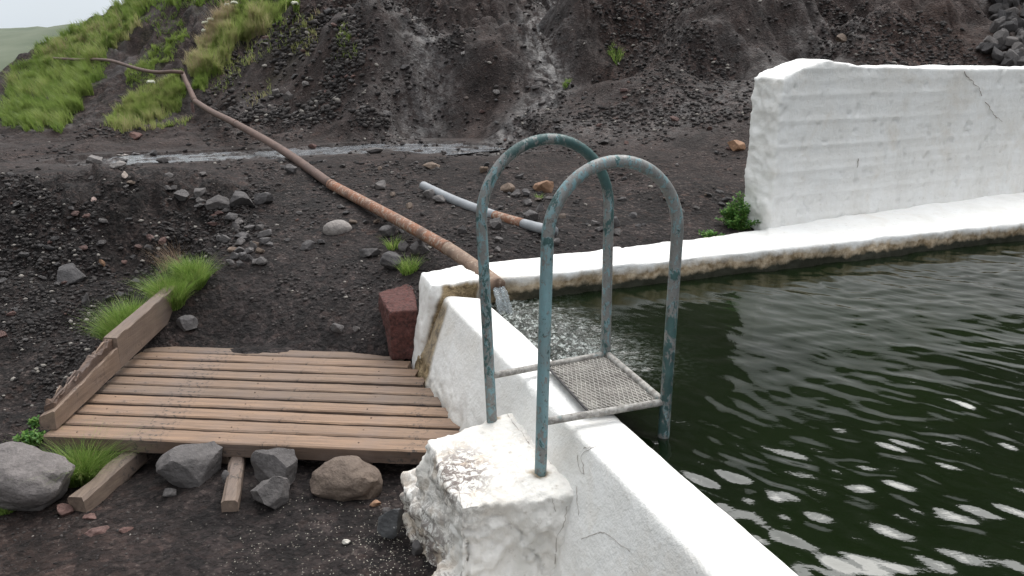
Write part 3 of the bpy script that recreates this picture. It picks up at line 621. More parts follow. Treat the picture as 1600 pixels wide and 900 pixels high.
# ------------------------------------------------------------------ pipes
def pipe_obj(name, pts, r, mat, wall=.004, seg=20, n=10, open_end=True, parent=None, **k):
    bm = bmesh.new(); P = bez(pts, n); N = len(P)
    rr = r if not hasattr(r, '__len__') else [float(np.interp(i/(N-1), np.linspace(0, 1, len(r)), r)) for i in range(N)]
    A = tube(bm, P, rr, seg, caps=not open_end)
    if open_end:
        ri = (rr[-1] if hasattr(rr, '__len__') else rr)-wall; r0_ = (rr[0] if hasattr(rr, '__len__') else rr)-wall
        t = (P[-1]-P[-2]).normalized()
        B = tube(bm, [P[-1], P[-1]-t*.25], ri, seg, caps=False)
        for s_ in range(seg): pass
        bmesh.ops.bridge_loops(bm, edges=[e for e in bm.edges if e.is_boundary and (e.verts[0] in A[-1] and e.verts[1] in A[-1] or e.verts[0] in B[0] and e.verts[1] in B[0])])
        bm.faces.new(B[-1]); bm.faces.new(A[0][::-1])
    return link(name, bm_mesh(name, bm), mat, parent, **k)
def mat_rust(name, a, b, c_, hi=.5):
    m = Mat(name, .75); n = m.noise(10, 6, .7); n2 = m.noise(38, 5, .75)
    c = m.mix(m.rng(n, .35, .62), a, b); c = m.mix(m.rng(n2, hi, hi+.05), c, c_); c = m.mix(m.rng(m.noise(5, 4, .6), .55, .7, 0, .5), c, (.045, .035, .03))
    m.color(c); m.bump(n2, .003, .8); return m.m
M_RUST = mat_rust('orange_rusted_steel', (.24, .095, .045), (.19, .10, .065), (.31, .24, .19), .52)
M_RUSTT = mat_rust('tan_rusted_steel', (.25, .17, .12), (.19, .125, .09), (.33, .26, .20), .56)
M_PURPLE = mat_rust('red_brown_primed_pipe', (.135, .082, .065), (.098, .062, .050), (.18, .115, .09), .6)
t_pipe = empty('water_pipe', (-.9, 5, .6), label='long rusty steel pipe running down from the hillside to the pool corner', cat='pipe')
pe = AZ(779, 446, .585); pe2 = AZ(750, 424, .63)
route = [(pe, 0), (AY(700, 388, 4.72), 0), (AY(620, 343, 5.45), 0), (AY(520, 290, 6.45), 0), (AY(440, 234, 7.7), 0), (AY(370, 194, 9.1), 0), (AY(330, 174, 10.4), 0), (AY(305, 158, 11.8), 0)]
RT = [p for p, _ in route]
pipe_obj('rusty_section', [RT[3], RT[2], RT[1]], .0385, M_RUST, parent=t_pipe, open_end=False, n=14, label='orange rusted pipe section')
pipe_obj('end_section', [RT[1], lin(RT[1], RT[0], .5)+Vector((0, 0, .006)), RT[0]], .0395, M_RUSTT, parent=t_pipe, n=14, label='tan weathered outlet end of the pipe')
pipe_obj('painted_section', [RT[7], RT[6], RT[5], RT[4], RT[3]], [.037, .037, .037, .0375, .0375], M_PURPLE, parent=t_pipe, open_end=False, n=10, label='smooth red brown pipe section')
def above(px, py, lift):
    h = hit([px], [py])[0]; return AY(px, py, h[1]-lift)
BD = [RT[7], lin(RT[7], above(292, 130, .5), .45), above(291, 128, .5), above(285, 114, .6)]
pipe_obj('bend_section', BD, [.038, .036, .034, .032], M_PURPLE, parent=t_pipe, open_end=False, n=6)
for k, a in ((3, .5), (1, .3), (5, .2)):
    p = lin(RT[k], RT[k+1], 0.02); d_ = (RT[k+1]-RT[k]).normalized(); bm = bmesh.new(); tube(bm, [p-d_*.012, p+d_*.012], .0415, 20); link('coupling', bm_mesh('coupling', bm), M_RUST if k < 4 else M_PURPLE, t_pipe)
bm = bmesh.new(); a = AY(299, 160, 11.9); tube(bm, [(a.x, a.y+.02, a.z), (a.x+.01, a.y+.03, tz(a.x, a.y)-.1)], .022, 8); link('support_post', bm_mesh('post', bm), M_ROCKR, t_pipe)
t_far = empty('hillside_pipe', tuple(AY(200, 108, 15)), label='thin dark pipe crossing the grassy slope at the upper left', cat='pipe')
yy_p = [above(x, y_, .6) for x, y_ in ((285, 113), (268, 112), (248, 113), (225, 110), (200, 103), (178, 96), (155, 93), (120, 93), (84, 91))]
ys_ = np.polyval(np.polyfit(range(9), [p.y for p in yy_p], 2), range(9)); ys_ = ys_-max(0, max(ys_[i]-yy_p[i].y for i in range(9)))
pipe_obj('pipe_run', [AY(x, y_, float(v)) for (x, y_), v in zip(((285, 113), (268, 112), (248, 113), (225, 110), (200, 103), (178, 96), (155, 93), (120, 93), (84, 91)), ys_)], .027, M_PURPLE, parent=t_far, open_end=False, n=5)
# loose grey pipe
m = Mat('weathered_grey_plastic', .55); n = m.noise(7, 5, .6); c = m.mix(m.rng(n, .4, .65), (.22, .23, .245), (.30, .31, .325)); c = m.mix(m.rng(m.noise(30, 4, .7), .64, .68, 0, .8), c, (.16, .12, .10)); m.color(c); m.bump(m.noise(40, 4), .002, .5); M_GREYP = m.m
H = hit([663, 740, 790, 860], [296, 330, 350, 370]); L0 = Vector(H[0])+Vector((0, 0, .04)); L1 = Vector(H[3])+Vector((0, 0, .035))
L0 = AY(661, 290, H[0][1]-.03); L1 = AY(866, 362, H[3][1]-.05)
def lp(u): return lin(L0, L1, u)+Vector((0, 0, -.05*math.sin(u*math.pi)*.7))
t_lp = empty('loose_pipe', tuple(lp(.5)), label='short grey plastic pipe with a rusty collar lying loose on the gravel', cat='pipe')
pipe_obj('grey_length', [lp(.6), lp(.3), lp(.12), lp(0)], .034, M_GREYP, parent=t_lp, n=6, wall=.004)
pipe_obj('rusty_collar', [lp(.6), lp(.7), lp(.8)], .035, M_RUST, parent=t_lp, open_end=False, n=4)
pipe_obj('open_end', [lp(.8), lp(.9), lp(1)], .034, M_GREYP, parent=t_lp, n=4, wall=.005)
# water falling from the outlet
m = Mat('falling_water', .02); m.b.inputs['Transmission Weight'].default_value = .85; m.b.inputs['IOR'].default_value = 1.33; m.color((.9, .95, .97)); m.bump(m.noise(18, 4, .6, m.co((3, 3, .6))), .012, 1.)
d0 = (RT[0]-RT[1]).normalized(); d0 = Vector((d0.x, d0.y, 0)).normalized(); bm = bmesh.new()
for k in range(7):
    off = Vector((-d0.y, d0.x, 0))*random.uniform(-.026, .026); P = []
    for i in range(9):
        u = i/8; P.append(pe+off*(1+.5*u)-d0*.03+Vector((0, 0, -.018))+d0*(.03+.075*u*(1+.2*k/7))+Vector((0, 0, -.125*u*u)))
    tube(bm, bez(P, 3), [.006+.006*abs(mnoise.noise((k*3.1, q_*.3, 0)))*2 for q_ in range(25)], 12)
link('water_jet', bm_mesh('jet', bm), m.m, kind='structure')

# ------------------------------------------------------------------ pool ladder
TUBE = .0196
TA, TB, TC, TD = AZ(769, 587, .585), AZ(845, 660, .585), AZ(948, 553, .585), AZ(1037, 628, .585)
t_lad = empty('pool_ladder', (.09, 2.6, .4), label='peeling teal and grey steel pool ladder with two arched handrails and one tread', cat='ladder')
def arch(a0, a1, px0, px1, ytop, base_a, base_b):
    """one bent tube: up from base_a, over, down to base_b"""
    r = (Vector((a1.x-a0.x, a1.y-a0.y, 0))).length/2; mid = (a0+a1)/2; d = Vector((a1.x-a0.x, a1.y-a0.y, 0)).normalized()
    top = AY(px0, ytop, mid.y).z; zc = top-r*1.02-TUBE*.9; P = []
    lean_a = Vector((px1[0], px1[1], 0)); lean_b = Vector((px1[2], px1[3], 0))
    for u in np.linspace(0, 1, 12): P.append(lin(Vector((a0.x, a0.y, base_a)), Vector((a0.x, a0.y, zc))+lean_a, u))
    c = (P[-1]+Vector((a1.x, a1.y, zc))+lean_b)/2; A = P[-1]; B = Vector((a1.x, a1.y, zc))+lean_b; rr = (B-A).length/2; dd = (B-A).normalized()
    for k in range(1, 28):
        a = math.pi*k/28; P.append(c-dd*rr*math.cos(a)+Vector((0, 0, 1))*rr*1.02*math.sin(a))
    for u in np.linspace(0, 1, 12): P.append(lin(B, Vector((a1.x, a1.y, base_b)), u))
    return P
RA = arch(TA, TC, 840, (-.034, 0, -.01, .0), 214, .36, .10); RB = arch(TB, TD, 965, (.014, 0, .015, 0), 243, .36, .05)
M_T = mat_paint('flaking_teal_paint')
def piece(name, P, wear, label):
    """wear rows: (fraction of the way along the tube, blue, teal)"""
    bm = bmesh.new(); P = [Vector(p) for p in P]; tube(bm, P, TUBE, 20); me = bm_mesh(name, bm)
    L_ = np.concatenate([[0], np.cumsum([(b-a).length for a, b in zip(P, P[1:])])]); f_ = np.repeat(L_/L_[-1], 20)
    attr(me, 'blue', np.interp(f_, [q[0] for q in wear], [q[1] for q in wear])); attr(me, 'teal', np.interp(f_, [q[0] for q in wear], [q[2] for q in wear]))
    link(name, me, M_T, t_lad)['label'] = label
piece('handrail', RA, [(0, .46, .42), (.2, .52, .45), (.32, .48, .47), (.40, .45, .51), (.46, .45, .56), (.54, .45, .58), (.60, .45, .50), (.66, .44, .44), (.75, .45, .46), (.9, .50, .50), (1, .4, .5)], 'dark teal arched handrail, the farther one')
piece('handrail', RB, [(0, .46, .45), (.12, .60, .40), (.24, .59, .41), (.31, .50, .48), (.38, .47, .44), (.5, .44, .40), (.62, .44, .42), (.68, .44, .52), (.76, .46, .54), (.88, .52, .49), (1, .38, .38)], 'bare grey arched handrail, the nearer one')
M_BAR = Mat('pale_flaking_bar', .7); c = M_BAR.mix(M_BAR.rng(M_BAR.noise(40, 5, .75), .42, .58), (.17, .155, .14), (.34, .325, .30)); c = M_BAR.mix(M_BAR.rng(M_BAR.noise(28, 4, .7), .6, .66, 0, .8), c, (.16, .22, .22)); M_BAR.color(c); M_BAR.bump(M_BAR.noise(50, 4), .003, .8); M_BAR = M_BAR.m
def bar(name, a, b, r=.0125, mat=M_BAR):
    bm = bmesh.new(); tube(bm, [lin(a, b, k/10) for k in range(11)], r, 12); link(name, bm_mesh(name, bm), mat, t_lad)
bar('side_bar', TA, TC); bar('side_bar', TB, TD); bar('cross_bar', TC, TD, .013)
E1, E2 = lin(TA, TC, .47), lin(TB, TD, .40)
E1 = AZ(856, 572, .585); E2 = AZ(918, 640, .585)
dz = Vector((0, 0, -.004))
bar('edge_bar', E1+dz, E2+dz, .0045, M_ROCK)
# expanded metal tread
bm = bmesh.new(); q = [E1, E2, TD, TC]; prism(bm, [p+Vector((0, 0, -.010)) for p in q], [p+Vector((0, 0, -.005)) for p in q])
m = Mat('silty_tread_plate', .8); n = m.noise(20, 5, .7); m.color(m.mix(m.rng(n, .35, .65), (.13, .12, .105), (.27, .255, .225))); m.bump(n, .003, .8)
link('tread_plate', bm_mesh('tp', bm), m.m, t_lad, smooth=False)
m = Mat('worn_mesh_metal', .6); n = m.noise(30, 5, .7); m.color(m.mix(m.rng(n, .4, .6), (.20, .18, .165), (.36, .34, .31))); M_MESH = m.m
bm = bmesh.new()
def inq(u, v): return lin(lin(E1, TC, u), lin(E2, TD, u), v)
N1 = 16
for k in range(-N1, N1*2):
    for sg in (1, -1):
        pts_ = []
        for j in range(0, 41):
            v = j/40; u = (k+sg*v*9)/N1
            if .02 < u < .98: pts_.append(inq(u, v)+Vector((0, 0, -.003+.001*math.sin(j*1.3))))
        if len(pts_) > 2: tube(bm, pts_[::4]+[pts_[-1]], .0021, 4)
link('tread_mesh', bm_mesh('tm', bm), M_MESH, t_lad, kind='stuff')
for p in ():
    bm = bmesh.new(); tube(bm, [Vector((p.x, p.y, .385)), Vector((p.x, p.y, .425))], [.029, .0215], 16); 

# ------------------------------------------------------------------ wooden decking, kerb beam, joists
M_DECK = mat_wood('weathered_deck_wood', (.248, .165, .110), (.158, .105, .073), 'x')
M_DECK_SHADE = mat_wood('shaded_board_side', (.12, .08, .058), (.075, .052, .04), 'x')  # darker copy of the deck wood: shade of the gaps painted on plank sides
M_BEAM = mat_wood('weathered_beam_wood', (.235, .17, .125), (.15, .105, .08), 'y')
M_ROT = mat_wood('rotten_wood', (.16, .10, .07), (.07, .045, .035), 'y', (.02, .015, .012))
def plank_mesh(name, L, W, T, seed, nl=40):
    """board with eased edges and a slightly uneven surface, along +x from 0"""
    e = .006; prof = [(-W/2, -T), (W/2, -T), (W/2, -e), (W/2-e, 0), (W/6, .0008), (-W/6, .0008), (-W/2+e, 0), (-W/2, -e)]
    bm = bmesh.new(); rows = []
    for i in range(nl+1):
        u = i/nl; x = L*u; wob = .0035*mnoise.noise((x*2.1, seed, 0)); dz_ = .003*mnoise.noise((x*1.7, seed+5, 3))
        row = []
        for k, (a, b) in enumerate(prof):
            ed = .0025*mnoise.noise((x*14, seed+k*3.3, 1)); row.append(bm.verts.new((x+(.004*mnoise.noise((a*40, seed, 2)) if i in (0, nl) else 0), a+wob+ed, b+dz_+(ed*.4 if k > 1 else 0))))
        rows.append(row)
    n = len(prof)
    for A, B in zip(rows, rows[1:]):
        for k in range(n): bm.faces.new((A[k], A[(k+1) % n], B[(k+1) % n], B[k]))
    bm.faces.new(rows[0][::-1]); bm.faces.new(rows[-1]); return bm_mesh(name, bm)
DZ = .15
t_deck = empty('wooden_decking', (-1.15, 3.72, DZ), label='small footbridge deck of ten brown weathered planks beside the white wall', cat='decking')
FL, FRt = AZ(75, 680, DZ), AZ(660, 705, DZ); ddir = (FRt-FL).normalized(); ddir.z = 0; dn = Vector((-ddir.y, ddir.x, 0)); ang = math.atan2(ddir.y, ddir.x)
ends = [674, 714, 722, 714, 699, 684, 663, 652, 641, 633]
for k in range(10):
    pit_ = .1185; off = .052+k*pit_; org = FL+dn*off; lx = AZ([85, 106, 124, 143, 162, 178, 194, 208, 223, 243][k]-6, [672, 655, 640, 622, 606, 591, 577, 563, 550, 538][k], DZ); org = org+ddir*(lx-org).dot(ddir)
    # right end where the wall face is
    yy_ = {0: 702, 1: 684}.get(k)
    rows_y = [702, 683, 664, 646, 629, 612, 596, 580, 566, 553]
    rp_ = AZ(ends[k], rows_y[k], DZ); L = (rp_-org).dot(ddir)
    x0 = .006*(k % 3); 
    me = plank_mesh('plank', L-x0, (.094 if k else .108)+random.uniform(-.003, .003), .034 if k else .062, k*11.3)
    o = bpy.data.objects.new('plank', me); COL.objects.link(o); me.materials.append(M_DECK); me.materials.append(M_DECK_SHADE); me.polygons.foreach_set('use_smooth', [False]*len(me.polygons)); me.polygons.foreach_set('material_index', [int(p.normal.z < .5 and abs(p.normal.x) < .5) for p in me.polygons])
    o.parent = t_deck; o.location = org+ddir*x0-Vector(t_deck.location)+Vector((0, 0, random.uniform(-.002, .002)+(-.004 if k == 9 else 0))); o.rotation_euler = (random.uniform(-.012, .012), 0, ang+random.uniform(-.004, .004))
M_NAIL = Mat('rusty_nail', .6).color((.06, .03, .02)).m
for pl in [o for o in t_deck.children]:
    Lp = pl.dimensions.x if pl.dimensions.x > .5 else 1.5
    for xo in (.12, .77, 1.37):
        bm = bmesh.new(); bmesh.ops.create_cone(bm, cap_ends=True, segments=10, radius1=.0042, radius2=.0038, depth=.003)
        if xo > 1.3 and len(pl.data.vertices) and max(v.co.x for v in pl.data.vertices) < 1.4: bm.free(); continue
        o = bpy.data.objects.new('nail', bm_mesh('nail', bm)); COL.objects.link(o); o.data.materials.append(M_NAIL); o.parent = pl; o.location = (xo+random.uniform(-.01, .01), random.uniform(-.02, .02), .001)
for off in (.1, .75, 1.35):      # bearers under the planks
    a = FL+ddir*off+dn*.04; b = a+dn*1.12; bm = bmesh.new(); w_ = ddir*.03
    prism(bm, [p+Vector((0, 0, -.14)) for p in (a-w_, a+w_, b+w_, b-w_)], [p+Vector((0, 0, -.04)) for p in (a-w_, a+w_, b+w_, b-w_)]); link('bearer', bm_mesh('bearer', bm), M_BEAM, t_deck, smooth=False)
def beam(name, a, b, w_, h_, mat, label, cat, seed=1, nseg=24, rnd=.012):
    """squared timber with worn arrises, top centre line from a to b"""
    d = (b-a); L = d.length; d.normalize(); sd_ = d.cross(Vector((0, 0, 1))).normalized(); up = sd_.cross(d); e = rnd
    prof = [(-w_/2+e*.4, -h_), (w_/2-e*.4, -h_), (w_/2, -h_+e), (w_/2, -e), (w_/2-e, 0), (-w_/2+e, 0), (-w_/2, -e), (-w_/2, -h_+e)]
    bm = bmesh.new(); rows = []
    for i in range(nseg+1):
        u = i/nseg; r = []
        for k, (p, q_) in enumerate(prof):
            j = .006*mnoise.noise((u*L*9, seed+k*2.7, 0)); r.append(bm.verts.new(a+d*(L*u+(random.uniform(-.008, .008) if i in (0, nseg) else 0))+sd_*(p+j)+up*(q_+j)-Vector(a)))
        rows.append(r)
    n = len(prof)
    for A, B in zip(rows, rows[1:]):
        for k in range(n): bm.faces.new((A[k], A[(k+1) % n], B[(k+1) % n], B[k]))
    bm.faces.new(rows[0][::-1]); bm.faces.new(rows[-1])
    o = link(name, bm_mesh(name, bm), mat, smooth=False, label=label, cat=cat); o.location = a; return o
# joists poking out in front
j1a, j1b = AZ(215, 694, .09), AZ(118, 778, .055); beam('timber_joist', j1a, j1b, .075, .085, M_BEAM, 'weathered timber joist poking out from under the deck beside the grass tuft', 'timber', 3)
j2a, j2b = AZ(372, 706, .09), AZ(358, 782, .06); beam('timber_joist', j2a, j2b, .062, .085, M_BEAM, 'weathered timber joist poking out under the deck between two grey rocks', 'timber', 8)
# kerb beam with its broken upper edge
t_beam = empty('kerb_beam', (-2.0, 3.3, .2), label='thick weathered kerb beam with rotten broken upper edge along the left of the deck', cat='timber')
B0 = AZ(88, 668, .165); B1 = AZ(281, 485, .26); bd = (B1-B0).normalized(); bs = Vector((bd.y, -bd.x, 0)).normalized(); BL = (B1-B0).length
def beam_part(u0, u1, hfun, nm, mat, n=40, side=0, thick=.07, zlo=-.01, wob=.004, seed=2):
    bm = bmesh.new(); rows = []
    for i in range(n+1):
        u = u0+(u1-u0)*i/n; p = B0+bd*BL*u; hh = hfun(u); r = []
        for k, (a, z) in enumerate(((0, zlo), (0, hh[0]*.5), (0, hh[0]-.004), (-.004, hh[0]), (-thick+.004, hh[1]), (-thick, hh[1]-.004), (-thick, zlo))):
            j = wob*mnoise.noise((u*BL*12, seed+k*1.7, 0)); r.append(bm.verts.new(p+bs*(a+j+side)+Vector((0, 0, z+j))))
        rows.append(r)
    n_v = 7
    for A, B in zip(rows, rows[1:]):
        for k in range(n_v): bm.faces.new((A[k], A[(k+1) % n_v], B[(k+1) % n_v], B[k]))
    bm.faces.new(rows[0][::-1]); bm.faces.new(rows[-1]); return link(nm, bm_mesh(nm, bm), mat, t_beam, smooth=False)
def jag(u): return .012*mnoise.noise((u*30, 3, 0))+.008*mnoise.noise((u*90, 1, 0))
beam_part(.44, 1., lambda u: (.155, .155), 'sound_timber', M_BEAM)
beam_part(0, .4395, lambda u: (.075+.07*u+jag(u)*.3, .05+.06*u), 'lower_timber', M_BEAM)
beam_part(.03, .4385, lambda u: (.085+.14*u+jag(u)*2, .072+.16*u+jag(u+3)*2.2), 'rotten_core', M_ROT, side=-.022, thick=.046, wob=.010, seed=9)
for k in range(14):       # splinters at the break
    u = random.uniform(.08, .46); p = B0+bd*BL*u-bs*random.uniform(.02, .06)+Vector((0, 0, .09+.13*u)); bm = bmesh.new(); L = random.uniform(.04, .11)
    tube(bm, [p, p-bd*L*.6+Vector((0, 0, -.008)), p-bd*L+Vector((0, 0, -.02))], [.006, .004, .001], 4); link('splinter', bm_mesh('sp', bm), M_ROT if k % 3 else M_BEAM, t_beam, smooth=False)

# ------------------------------------------------------------------ rocks
def rock_mesh(name, seed, dim=(1, 1, 1), sub=3, planes=12, cut=.72, rough=.05, round_=0):
    r = np.random.default_rng(seed); bm = bmesh.new(); bmesh.ops.create_icosphere(bm, subdivisions=sub, radius=1); me = bpy.data.meshes.new(name); bm.to_mesh(me); bm.free()
    c = coords(me)
    for _ in range(planes):
        n = r.normal(size=3); n /= np.linalg.norm(n); d = cut*r.uniform(.85, 1.2); k = c @ n; m = k > d; c[m] -= np.outer((k[m]-d)*(1-round_), n)
    if rough: c = c*(1+rough*fbm3(c*2.3+seed, 4, seed))[:, None]
    c = c/np.abs(c).max(0)*np.array(dim)/2; setco(me, c); return me
ROCKLIB = [rock_mesh('rock_shape', 100+i, (1, .8, .62), 2, 12, .62, .03) for i in range(8)]
ROCKLIBH = [rock_mesh('rock_shape_fine', 200+i, (1, .8, .62), 3, 13, .62, .05) for i in range(8)]
def place_rock(px, py, wpx, hpx, mat, label, sub=4, flat=1., seed=None, group=None, cut=.68, rough=.06, round_=0, rz=None, sink=.22, y=None, tilt=.15, z=None, name='rock', yo=.25):
    """px,py: foot of the rock in the survey"""
    if y is None and z is None: h = hit([px], [py])[0]
    elif z is not None: h = tuple(AZ(px, py, z))
    else: h = tuple(AY(px, py, y))
    sc = depth(h)/FPX; W, Hh = wpx*sc, hpx*sc; seed = seed or int(px*7+py)
    me = rock_mesh(name, seed, (W, W*random.uniform(.65, .85)*flat, Hh/(1-sink)*.92), sub, 13, cut, rough, round_)
    me.materials.append(mat); me.polygons.foreach_set('use_smooth', [sub > 3]*len(me.polygons))
    if sub > 3: me.set_sharp_from_angle(angle=R(28))
    o = bpy.data.objects.new(name, me); COL.objects.link(o)
    o.location = (h[0], h[1]+W*yo, h[2]+Hh*(.5-sink*.6)); o.rotation_euler = (random.uniform(-tilt, tilt), random.uniform(-tilt, tilt), rz if rz is not None else random.uniform(-.5, .5))
    tag(o, label, 'rock', group); return o
PR = place_rock
PR(0, 806, 200, 98, M_ROCKG, 'large pale grey boulder beside the grass tuft at the lower left', 5, seed=5, round_=.3, cut=.68, rough=.09, name='boulder', rz=.0, tilt=.05, yo=.2, flat=.8)
PR(306, 750, 104, 66, M_ROCKM, 'grey slanted slab of rock tucked under the front of the deck', 5, seed=12, cut=.6, yo=.0, z=.01, sink=.34)
PR(437, 752, 84, 56, M_ROCK, 'square dark rock wedged under the deck above a lighter one', 5, seed=18, cut=.58, z=.04, rz=.1, sink=.1, tilt=.05, yo=.0)
PR(428, 788, 74, 50, M_ROCKM, 'grey wedge shaped rock lying below the square dark one', 5, seed=23, cut=.6, yo=.05, z=.01, sink=.34)
PR(540, 768, 124, 58, M_ROCKB, 'wide rounded brown rock under the right part of the deck', 5, seed=31, round_=.6, cut=.8, rough=.08, yo=.02, z=.01, sink=.34)
PR(611, 846, 44, 58, M_ROCKS, 'dark rock with white paint spots leaning beside the step', 4, seed=37, cut=.6)
PR(604, 806, 16, 14, M_ROCKM, 'small grey stone touching the paint spotted rock', 3)
PR(652, 868, 20, 24, M_ROCKM, 'small bluish stone at the foot of the step', 3)
PR(96, 808, 30, 18, M_ROCKR, 'reddish brown stone in front of the pale boulder', 4)
PR(263, 776, 22, 12, M_ROCK, 'small dark stone in front of the slanted slab', 3)
PR(352, 756, 16, 22, M_ROCKM, 'small grey stone leaning against the middle joist', 3)
PR(148, 836, 40, 4, M_ROCKR, 'flat pinkish stone half buried in the brown soil', 3, sink=.75, rough=.1, tilt=.03)
PR(137, 812, 24, 3, M_ROCKR, 'flat pinkish chip behind the larger pinkish stone', 3, sink=.75, rough=.1, tilt=.03)
PR(195, 832, 22, 3, M_ROCKR, 'flat pinkish chip right of the larger pinkish stone', 3, sink=.75, rough=.1, tilt=.03)
PR(586, 792, 20, 9, M_ROCKO, 'small pinkish chip on the black sand before the brown rock', 3)
PR(540, 852, 14, 8, mat_rock('white_chip', (.5, .48, .42), (.6, .58, .52)), 'small cream chip lying on the black sand near the step', 3)
PR(290, 518, 34, 24, M_ROCKM, 'dark grey stone beside the upper end of the kerb beam', 4)
PR(527, 520, 26, 14, M_ROCKM, 'grey stone lying behind the deck left of its neighbour', 3)
PR(556, 518, 14, 9, M_ROCKM, 'small grey pebble lying behind the deck', 3)
PR(525, 366, 46, 20, M_ROCKP, 'smooth pale oval stone half sunk in the sand left of the rusty pipe', 4, round_=.7, cut=.85, rough=.03, sink=.4)
PR(480, 391, 24, 15, M_ROCK, 'dark angular stone below left of the pale oval stone', 4)
PR(454, 272, 22, 17, M_ROCKM, 'squarish grey stone left of the red brown pipe below the stream', 4)
for i, (x, y_, a, b) in enumerate(((285, 316, 28, 20), (311, 308, 26, 16), (338, 328, 40, 24), (374, 322, 40, 24), (408, 320, 34, 22), (313, 320, 18, 12), (362, 346, 26, 14))):
    PR(x, y_, a, b, M_ROCKM if i % 3 else M_ROCK, ('angular grey stone at the left end of the row along the gully top', 'grey stone second from the left, farther back in the gully top row', 'large grey stone in the middle of the gully top row', 'large grey stone right of the middle of the gully top row', 'grey stone at the right end of the gully top row', 'small stone between the left and middle stones of the gully top row', 'stone lying in front of the gully top row above the pile')[i], 3, group='row of stones along the gully top', cut=.58)
for i in range(26):
    x = random.gauss(380, 20)+(i % 3)*4; y_ = random.uniform(352, 420); PR(x+(400-y_)*.05, y_, random.uniform(12, 26), random.uniform(8, 15), random.choice([M_ROCKM, M_ROCKM, M_ROCK, M_ROCKB]), 'small angular stone in the pile at the right edge of the gully', 3, group='pile of stones at the gully edge', cut=.56)
for x, y_, a, b, mt, lb in ((578, 402, 36, 15, M_ROCK, 'long dark stone left of the stones beneath the rusty pipe'), (614, 424, 42, 30, M_ROCK, 'knobbly dark round stone under the rusty pipe'), (606, 372, 26, 20, M_ROCKM, 'grey stone touching the underside of the rusty pipe'),
    (632, 392, 22, 16, M_ROCKM, 'grey stone above the knobbly round one'), (655, 400, 34, 24, M_ROCK, 'dark stone right of the knobbly round one'), (594, 296, 26, 14, M_ROCKM, 'grey stone right of the rusty pipe above the loose pipe'),
    (672, 310, 24, 14, M_ROCKM, 'stone lying under the upper end of the loose pipe'), (688, 318, 28, 12, M_ROCKM, 'flat stone below the upper end of the loose pipe'), (675, 264, 30, 12, M_ROCKB, 'tan slab lying on the gravel above the loose pipe'), (755, 270, 16, 12, M_ROCKB, 'stack of thin tan stone chips behind the left ladder rail'),
    (849, 302, 34, 25, M_ROCKO, 'orange brown block shaped stone seen between the ladder rails'), (795, 302, 26, 16, M_ROCKB, 'brownish stone left of the orange block shaped stone'), (808, 308, 18, 12, M_ROCKM, 'grey stone just left of the orange block shaped stone'), (823, 307, 16, 12, M_ROCKM, 'second grey stone left of the orange block'),
    (830, 345, 34, 17, M_ROCKM, 'grey slab above the rusty collar of the loose pipe'), (826, 322, 18, 12, M_ROCKM, 'grey stone above the slab behind the loose pipe'), (844, 330, 14, 14, M_ROCKM, 'upright grey stone beside the slab behind the loose pipe'), (868, 384, 22, 13, M_ROCK, 'dark stone below the open end of the loose pipe'), (775, 358, 24, 18, M_ROCK, 'dark stone under the middle of the loose pipe'),
    (722, 366, 18, 14, M_ROCK, 'small black stone left of the left ladder rail'), (778, 378, 16, 8, M_ROCKM, 'flat stone behind the left ladder rail'), (778, 394, 14, 10, M_ROCK, 'dark stone just behind the pool rim beside the left rail'),
    (963, 355, 14, 18, M_ROCKM, 'upright grey stone behind the pool rim'), (965, 368, 16, 12, M_ROCKM, 'grey stone in front of the upright stone behind the rim'), (930, 352, 18, 9, M_ROCKM, 'oval grey stone behind the pool rim'), (938, 362, 18, 9, M_ROCKM, 'dark oval stone behind the pool rim'), (990, 340, 18, 10, M_ROCKM, 'grey stone right of the upright stone'),
    (1155, 236, 34, 17, M_ROCKO, 'smooth brown stone beside the left end of the tall wall'), (1317, 66, 26, 16, M_ROCKB, 'brown topped block on the slope above the tall wall'), (212, 217, 24, 13, M_ROCKR, 'reddish block on the path before the grassy hill'),
    (145, 255, 30, 13, M_ROCKP, 'tan slab with a flat top left of the stream'), (180, 263, 30, 11, M_ROCKP, 'tan slab below the left end of the stream'), (252, 255, 20, 9, M_ROCK, 'dark stone standing in the stream'), (187, 246, 30, 6, M_ROCKP, 'flat tan slab on the upper bank of the stream'), (210, 246, 16, 8, M_ROCKM, 'grey stone at the upper edge of the stream'),
    (240, 243, 14, 9, M_ROCK, 'dark stone behind the stream'), (193, 279, 13, 12, mat_rock('pinkish_white_stone', (.42, .38, .33), (.55, .46, .42)), 'small pinkish white stone lying before the stream'), (145, 316, 10, 9, mat_rock('pink_pebble', (.4, .3, .27), (.5, .38, .34)), 'pink pebble on top of the gully bank'),
    (583, 240, 32, 9, M_ROCK, 'flat dark stone in the stream right of the pipe'), (488, 232, 14, 8, M_ROCKR, 'reddish stone in the stream bed beside the pipe'), (725, 86, 14, 8, M_ROCKP, 'pale tan stone on the middle of the slope'), (850, 130, 28, 10, M_ROCKM, 'long grey stone at the foot of the wet gully'), (450, 158, 20, 17, M_ROCKM, 'grey block at the foot of the rocky outcrop'),
    (430, 150, 16, 12, M_ROCKM, 'grey stone left of the block at the foot of the outcrop'), (103, 442, 54, 30, M_ROCK, 'jutting dark rock in the gully bank'), (134, 480, 16, 24, M_ROCK, 'upright dark stone below the jutting rock'), (160, 418, 12, 14, M_ROCKO, 'orange brown stone in the gully bank'), (234, 378, 16, 12, M_ROCKR, 'reddish brown stone in the gully bank'), (412, 372, 26, 14, M_ROCKM, 'pale slanting stone right of the gully pile')):
    PR(x, y_, a, b, mt, lb, 3 if a < 30 else 4, cut=.58)

